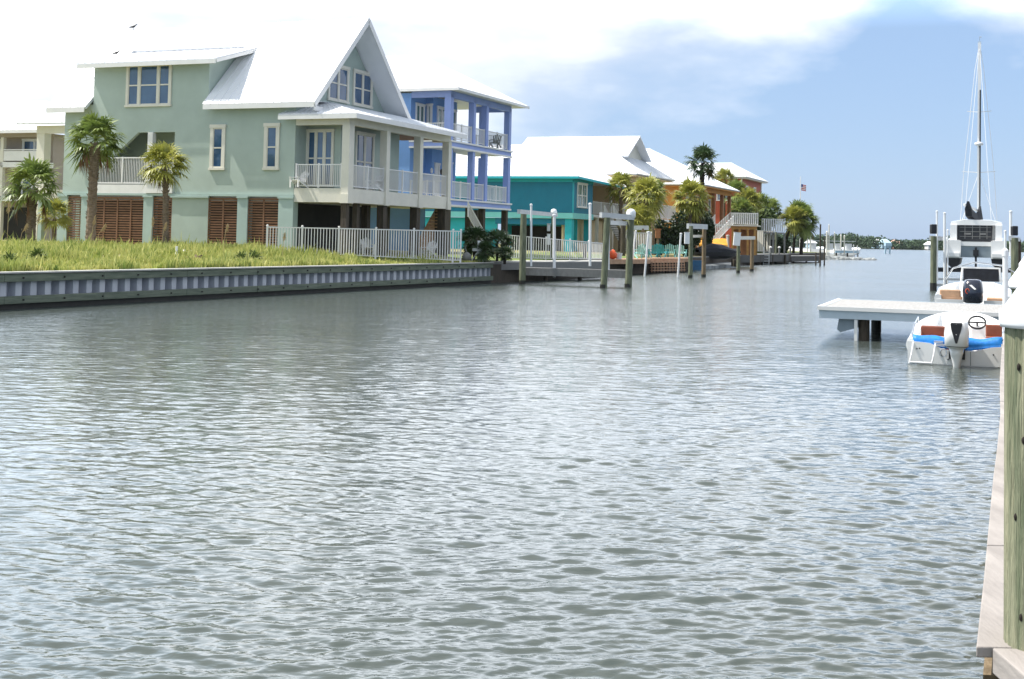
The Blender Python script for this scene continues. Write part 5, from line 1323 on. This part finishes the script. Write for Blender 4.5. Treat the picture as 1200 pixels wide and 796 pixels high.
for (x_,z_) in ((-.9,.36),(-.84,.37),(-.2,.14),(.15,.2),(.8,.3)): hz_.cyl((x_,-.024,z_),(x_,-.04,z_),.018,n=8)
hz_.box(.295,-.026,.02,.305,-.021,.34)
T.part('fitting', hz_, BLACKP)
cow = outboard(T,-.42,1.12,1.12,GEL,BLACKP,0)
vv = MB(); vv.prism([(-.135,-.80,1.0),(.135,-.80,1.0),(.10,-.80,.86),(.0,-.80,.60),(-.10,-.80,.86)],(0,-.02,0))
T.part('badge', MB().prism([(-.13,-.822,1.02),(.13,-.822,1.02),(.11,-.822,.9),(.02,-.822,.58),(-.02,-.822,.58),(-.11,-.822,.9)],(0,.06,0)).prism([(-.12,-.76,1.02),(.12,-.76,1.02),(.10,-.5,1.10),(-.10,-.5,1.10)],(0,0,.02)), BLACKP, parent=cow)
T.part('cowl_seam', MB().loft([[Vector((math.copysign(abs(math.cos(a))**.6,math.cos(a))*w, -.42+math.copysign(abs(math.sin(a))**.6,math.sin(a))*l, z)) for a in (2*math.pi*k/20 for k in range(20))] for z,w,l in ((.49,.264,.382),(.505,.266,.384))],caps=False), BLACKP, parent=cow)
st_ = MB(); rnd = random.Random(2)
for k in range(4): st_.box(-.52,.04,.44+k*.035,-.52+rnd.uniform(.20,.30),.058,.455+k*.035)
T.part('printed_lettering', st_, WHITE)
T.part('cleat', MB().box(-1.08,.9,.62,-1.04,1.05,.66).box(-1.09,.86,.66,-1.03,1.09,.675), CHROME)
T.part('mooring_line', MB().tube([(1.0,.3,.62),(1.3,.2,.9),(1.75,.3,1.15)],.015), BLACKP)
# boat 2 with dark outboard
YB2 = 47.; p = aty(1141,345,YB2)
T = Thing('runabout', 'cream white runabout with a dark outboard behind the wide dock', 'boat', (p.x,YB2,.25), BA)
H2 = open_hull(16,6.8,2.7,.95,.35,.45,floor=.5,gun=.22,fore=.8,z0=.05); T.part('hull', H2, GEL)
T.part('transom', MB().box(-1.3,-.02,.1,-.35,.12,.85).box(.35,-.02,.1,1.3,.12,.85).box(-.35,-.02,.1,.35,.12,.6), GEL)
T.part('rear_seat', MB().box(-1.15,.2,.5,-.4,.7,.95).box(-1.2,.2,.9,-.45,.32,1.2), TANC, bevel=.04); T.part('rear_seat', MB().box(.45,.2,.5,1.1,.7,.95), TANC, bevel=.04)
T.part('console', MB().box(-.45,2.6,.5,.75,3.2,1.45), GEL, bevel=.05)
T.part('windscreen', MB().beam((-.5,3.0,1.45),(-.45,2.9,2.0),.06).beam((.95,3.0,1.45),(.9,2.9,2.0),.06).box(-.45,2.87,1.96,.9,2.93,2.02), GEL)
T.part('dark_opening_sheet', MB().box(-.42,2.93,1.47,.88,2.97,1.95), CANVAS)  # dark sheet stands for the shaded opening inside the frame
T.part('grab_rail', MB().tube([(-1.1,3.5,1.5),(-.8,3.0,1.95),(0,2.8,2.2),(1.0,3.0,2.1),(1.5,3.6,1.8)],.03), CHROME)
cow = outboard(T,-.4,1.62,1.45,NAVY,NAVY,-.02)
T.part('stripe', MB().prism([(-.24,-.80,1.50),(-.16,-.80,1.52),(.10,-.915,1.28),(.04,-.915,1.26)],(0,-.015,0)), WHITE, parent=cow)
rr_ = MB(); rr_.tube([(-.20+.06*math.cos(a),-.90,1.20+.09*math.sin(a)) for a in (2*math.pi*k/12 for k in range(10))],.016,5); T.part('ring_mark', rr_, ORB, parent=cow)
# catamaran on its lift
YC = 90.; pc = aty(1143.5,300,YC); CA = R(-21)
T = Thing('catamaran', 'white sailing catamaran raised on a boat lift with its tall mast up', 'boat', (pc.x,YC,.9), CA)
def zpx(y): return aty(1143,y,YC).z
zb0, zb1, zdk, zcab = zpx(316), zpx(303), zpx(287), zpx(258)
for sx_, nm in ((-1,'left'),(1,'right')):
    rings = []; rb = []
    for i in range(13):
        t = i/12; w_ = .52*(1-.9*max(0,(t-.45)/.55)**1.6); hh = zdk+.25+.35*t
        cx_ = sx_*1.5
        rings.append([Vector((cx_+a_*w_,t*9.8,z_)) for a_, z_ in ((-1,hh),(-.95,zb1),(.95,zb1),(1,hh),(.6,hh+.06),(-.6,hh+.06))])
        rb.append([Vector((cx_+a_*w_,t*9.8*.97+.1,z_)) for a_, z_ in ((-.97,zb1-.003),(-.8,zb1-.45),(0,zb0+.1*t),(.8,zb1-.45),(.97,zb1-.003))])
    h_ = T.part('hull', MB().loft(rings), GEL); T.part('bottom_paint', MB().loft(rb), BLACKP, parent=h_)
    T.part('transom_step', MB().box(sx_*1.5-.42,-.5,zb1+.1,sx_*1.5+.42,0,zb1+.35), GEL)
T.part('bridge_deck', MB().prism([(-1.3,.4,zpx(302)),(1.05,.4,zpx(302)),(1.2,.4,zpx(289)),(-1.15,.4,zpx(289))],(0,7,0)), GREYG)
T.part('deck', MB().box(-1.9,.35,zpx(288.5),1.9,8.4,zpx(283.5)), GEL)
T.part('drive_leg', MB().box(-.07,.2,zpx(313),.07,.38,zpx(290)).box(-.18,.15,zpx(300),.18,.39,zpx(293)), BLACKP)
def cring(y_, w_, zt_, zb_): return [Vector((x_*w_,y_,z_)) for x_, z_ in ((-1,zb_),(-.97,zb_+(zt_-zb_)*.6),(-.85,zt_-.12),(-.5,zt_),(.5,zt_),(.85,zt_-.12),(.97,zb_+(zt_-zb_)*.6),(1,zb_))]
zd0 = zpx(283.4)
T.part('cabin', MB().loft([cring(1.4,1.62,zcab,zd0),cring(3.4,1.62,zcab+.05,zd0),cring(5.2,1.5,zcab-.1,zd0),cring(6.6,1.1,zd0+.3,zd0)]), GEL)
T.part('cockpit_hood', MB().loft([cring(.9,1.75,zcab+.02,zcab-.35),cring(1.39,1.75,zcab+.06,zcab-.35)]), GEL)
for sx_ in (-1,1): T.part('cockpit_coaming', MB().box(sx_*1.28,.5,zd0,sx_*1.72,1.38,zcab-.36), GEL)
en = T.part('cockpit_enclosure', MB().prism([(-1.25,.95,zd0+.02),(1.05,.95,zd0+.02),(1.1,.95,zcab-.35),(.8,.95,zcab-.14),(-1.0,.95,zcab-.14),(-1.25,.95,zcab-.35)],(0,.05,0)), BLACKP)
gb = MB()
for x_ in (-.75,-.25,.25,.72): gb.box(x_-.02,.93,zd0+.2,x_+.02,.945,zcab-.3)
for z_ in (.35,.7,1.0): gb.box(-1.1,.925,zd0+z_,1.0,.94,zd0+z_+.03)
gb.box(-.8,.93,zd0+.5,-.35,.948,zd0+.62).box(.25,.93,zd0+.5,.65,.948,zd0+.62)
T.part('cockpit_frame', gb, GREYW, parent=en)
zm = aty(1144,50,YC+4).z; mx = .10
T.part('mast', MB().loft([[Vector((mx+a_*.11,4.6+b_*.16,z_)) for a_, b_ in ((-1,-1),(1,-1),(1,1),(-1,1))] for z_ in (zcab,zm)]), PVC)
T.part('sail_track', MB().box(mx+.03,4.38,zcab,mx+.13,4.43,zm-3.5), BLACKP)
T.part('masthead', MB().box(mx-.12,4.5,zm,mx+.12,4.7,zm+.12).cyl((mx,4.6,zm+.1),(mx,4.6,zm+.45),.03,n=6).box(mx-.02,4.5,zm+.4,mx+.14,4.6,zm+.5), CHROME)
for y_, hw in ((202,1.15),(131,.85)):
    z_ = aty(1144,y_,YC+4).z; T.part('spreader', MB().beam((mx-hw,4.7,z_+.08),(mx,4.6,z_),.05).beam((mx+hw,4.7,z_+.08),(mx,4.6,z_),.05), PVC)
z_ = aty(1144,169,YC+4).z; T.part('radar_dome', MB().lathe((mx,4.15,z_),[(.15,-.12),(.30,-.08),(.30,.08),(.12,.15)],14), PVC, smooth=True)
rg = MB(); z2 = aty(1144,202,YC+4).z; z1_ = aty(1144,131,YC+4).z
for sx_ in (-1,1):
    rg.tube([(mx+sx_*1.35,4.8,zdk+.4),(mx+sx_*1.05,4.7,z2+.08),(mx+sx_*.6,4.65,z1_+.1),(mx+sx_*.3,4.6,z1_+3.2),(mx,4.6,zm)],.022,5)
    rg.tube([(mx+sx_*1.6,4.2,zdk+.4),(mx,4.6,z2)],.018,5)
rg.tube([(mx-.9,.9,zcab),(mx,4.55,zm-.1)],.018,5).tube([(mx+.9,.9,zcab),(mx,4.55,zm-.1)],.018,5).tube([(mx,9.4,zdk+.6),(mx,4.6,zm)],.025,5)
T.part('rigging', rg, PVC)
T.part('boom', MB().beam((mx,4.4,zcab+.75),(mx-.9,.6,zcab+1.1),.14,.16), PVC)
T.part('sail_cover', MB().loft([[Vector((mx+o_x+a_*.22,y_,z_)) for a_, z_ in ((-1,zcab+zl),(-.3,zcab+zh),(.3,zcab+zh),(1,zcab+zl))] for y_, o_x, zl, zh in ((4.2,.1,.1,1.1),(3.6,0,.1,.7),(3.0,-.15,.1,.5),(1.6,-.45,.1,.8),(1.0,-.6,.3,1.25),(.8,-.65,.8,1.35))]), CANVAS)
for sx_ in (-1,1):
    T.part('stanchion_rail', MB().tube([(sx_*1.9,.2,zdk+.3),(sx_*1.9,.2,zdk+1.0),(sx_*1.9,5,zdk+1.1),(sx_*1.9,5,zdk+.4)],.02), CHROME)
# lift for the catamaran
G7 = 'pilings of the catamaran lift'
for px, Y, yt, w_, m_, lab in ((1094,80,277,7,PILE,'green piling at the left front of the catamaran lift'),(1108,96,278,4,PILEB,'brown piling at the left rear of the catamaran lift'),(1189,80,279,8,PILE,'green piling at the right front of the catamaran lift'),(1194,96,281,5,PILED,'dark piling at the right rear of the catamaran lift')):
    s_ = Y/FPX; b = aty(px,300,Y); z_ = aty(px,yt,Y).z; Tq = Thing('piling', lab, 'piling', (b.x,Y,0), group=G7)
    Tq.part('shaft', MB().cyl((b.x,Y,-.8),(b.x,Y,z_),w_*s_/2*1.05,w_*s_/2,14), m_); Tq.part('tide_band', MB().cyl((b.x,Y,-.8),(b.x,Y,.5),w_*s_/2*1.12,w_*s_/2*1.1,14), WETSHADE)
    if Y == 80: Tq.part('lift_motor', MB().box(b.x-.2,Y-.2,z_+.15,b.x+.15,Y+.2,z_+.75), BLACKP, bevel=.05)
def wpt(px, py, Y): return aty(px,py,Y)
for a, b, h_, lab, m_ in (((1091,279,80),(1109,280,96),.28,'left top beam of the catamaran lift',ALU),((1184,279,80),(1194,281,96),.28,'right top beam of the catamaran lift',ALU),((1096,316,86),(1184,317,86),.30,'dark cradle beam under the catamaran hulls',BLACKP),((1096,327,82),(1184,329,82),.14,'upper pale cradle rail below the catamaran',ALU),((1096,334,80.5),(1184,336,80.5),.18,'lower pale cradle rail below the catamaran',ALU)):
    p = wpt(*a); q = wpt(*b); solo('lift_beam', MB().beam(p,q,.22,h_), m_, lab, 'beam', p)
for px, yt, yb, w_, Y, lab in ((1098,248,330,2.4,81,'tall white guide pole at the far left of the catamaran'),(1107,250,336,2.8,80.3,'white guide pole just left of the catamaran hull'),(1110.5,270,332,1.8,83,'short white guide pole against the left catamaran hull'),(1184.5,248,300,3.2,81,'tall white guide pole right of the catamaran'),(1178,271,335,2.6,80.3,'white guide pole against the right catamaran hull')):
    pole(px,yb,yt,w_,lab,Y=Y)

# ------------------------------------------------------------ sea air
hz = MB().box(-700,-60,-6,1500,1400,46)
hm = bpy.data.materials.new('sea_haze'); hm.use_nodes = True; t = hm.node_tree; t.nodes.remove(t.nodes['Principled BSDF'])
pv = t.nodes.new('ShaderNodeVolumePrincipled'); pv.inputs['Color'].default_value = (.86,.93,1,1); pv.inputs['Density'].default_value = .00004; pv.inputs['Anisotropy'].default_value = .2
t.links.new(pv.outputs[0], t.nodes['Material Output'].inputs['Volume'])
tag(link(bpy.data.objects.new('haze', hz.mesh('haze', hm))), 'thin pale sea haze over the canal and the bay', 'haze', kind='stuff')
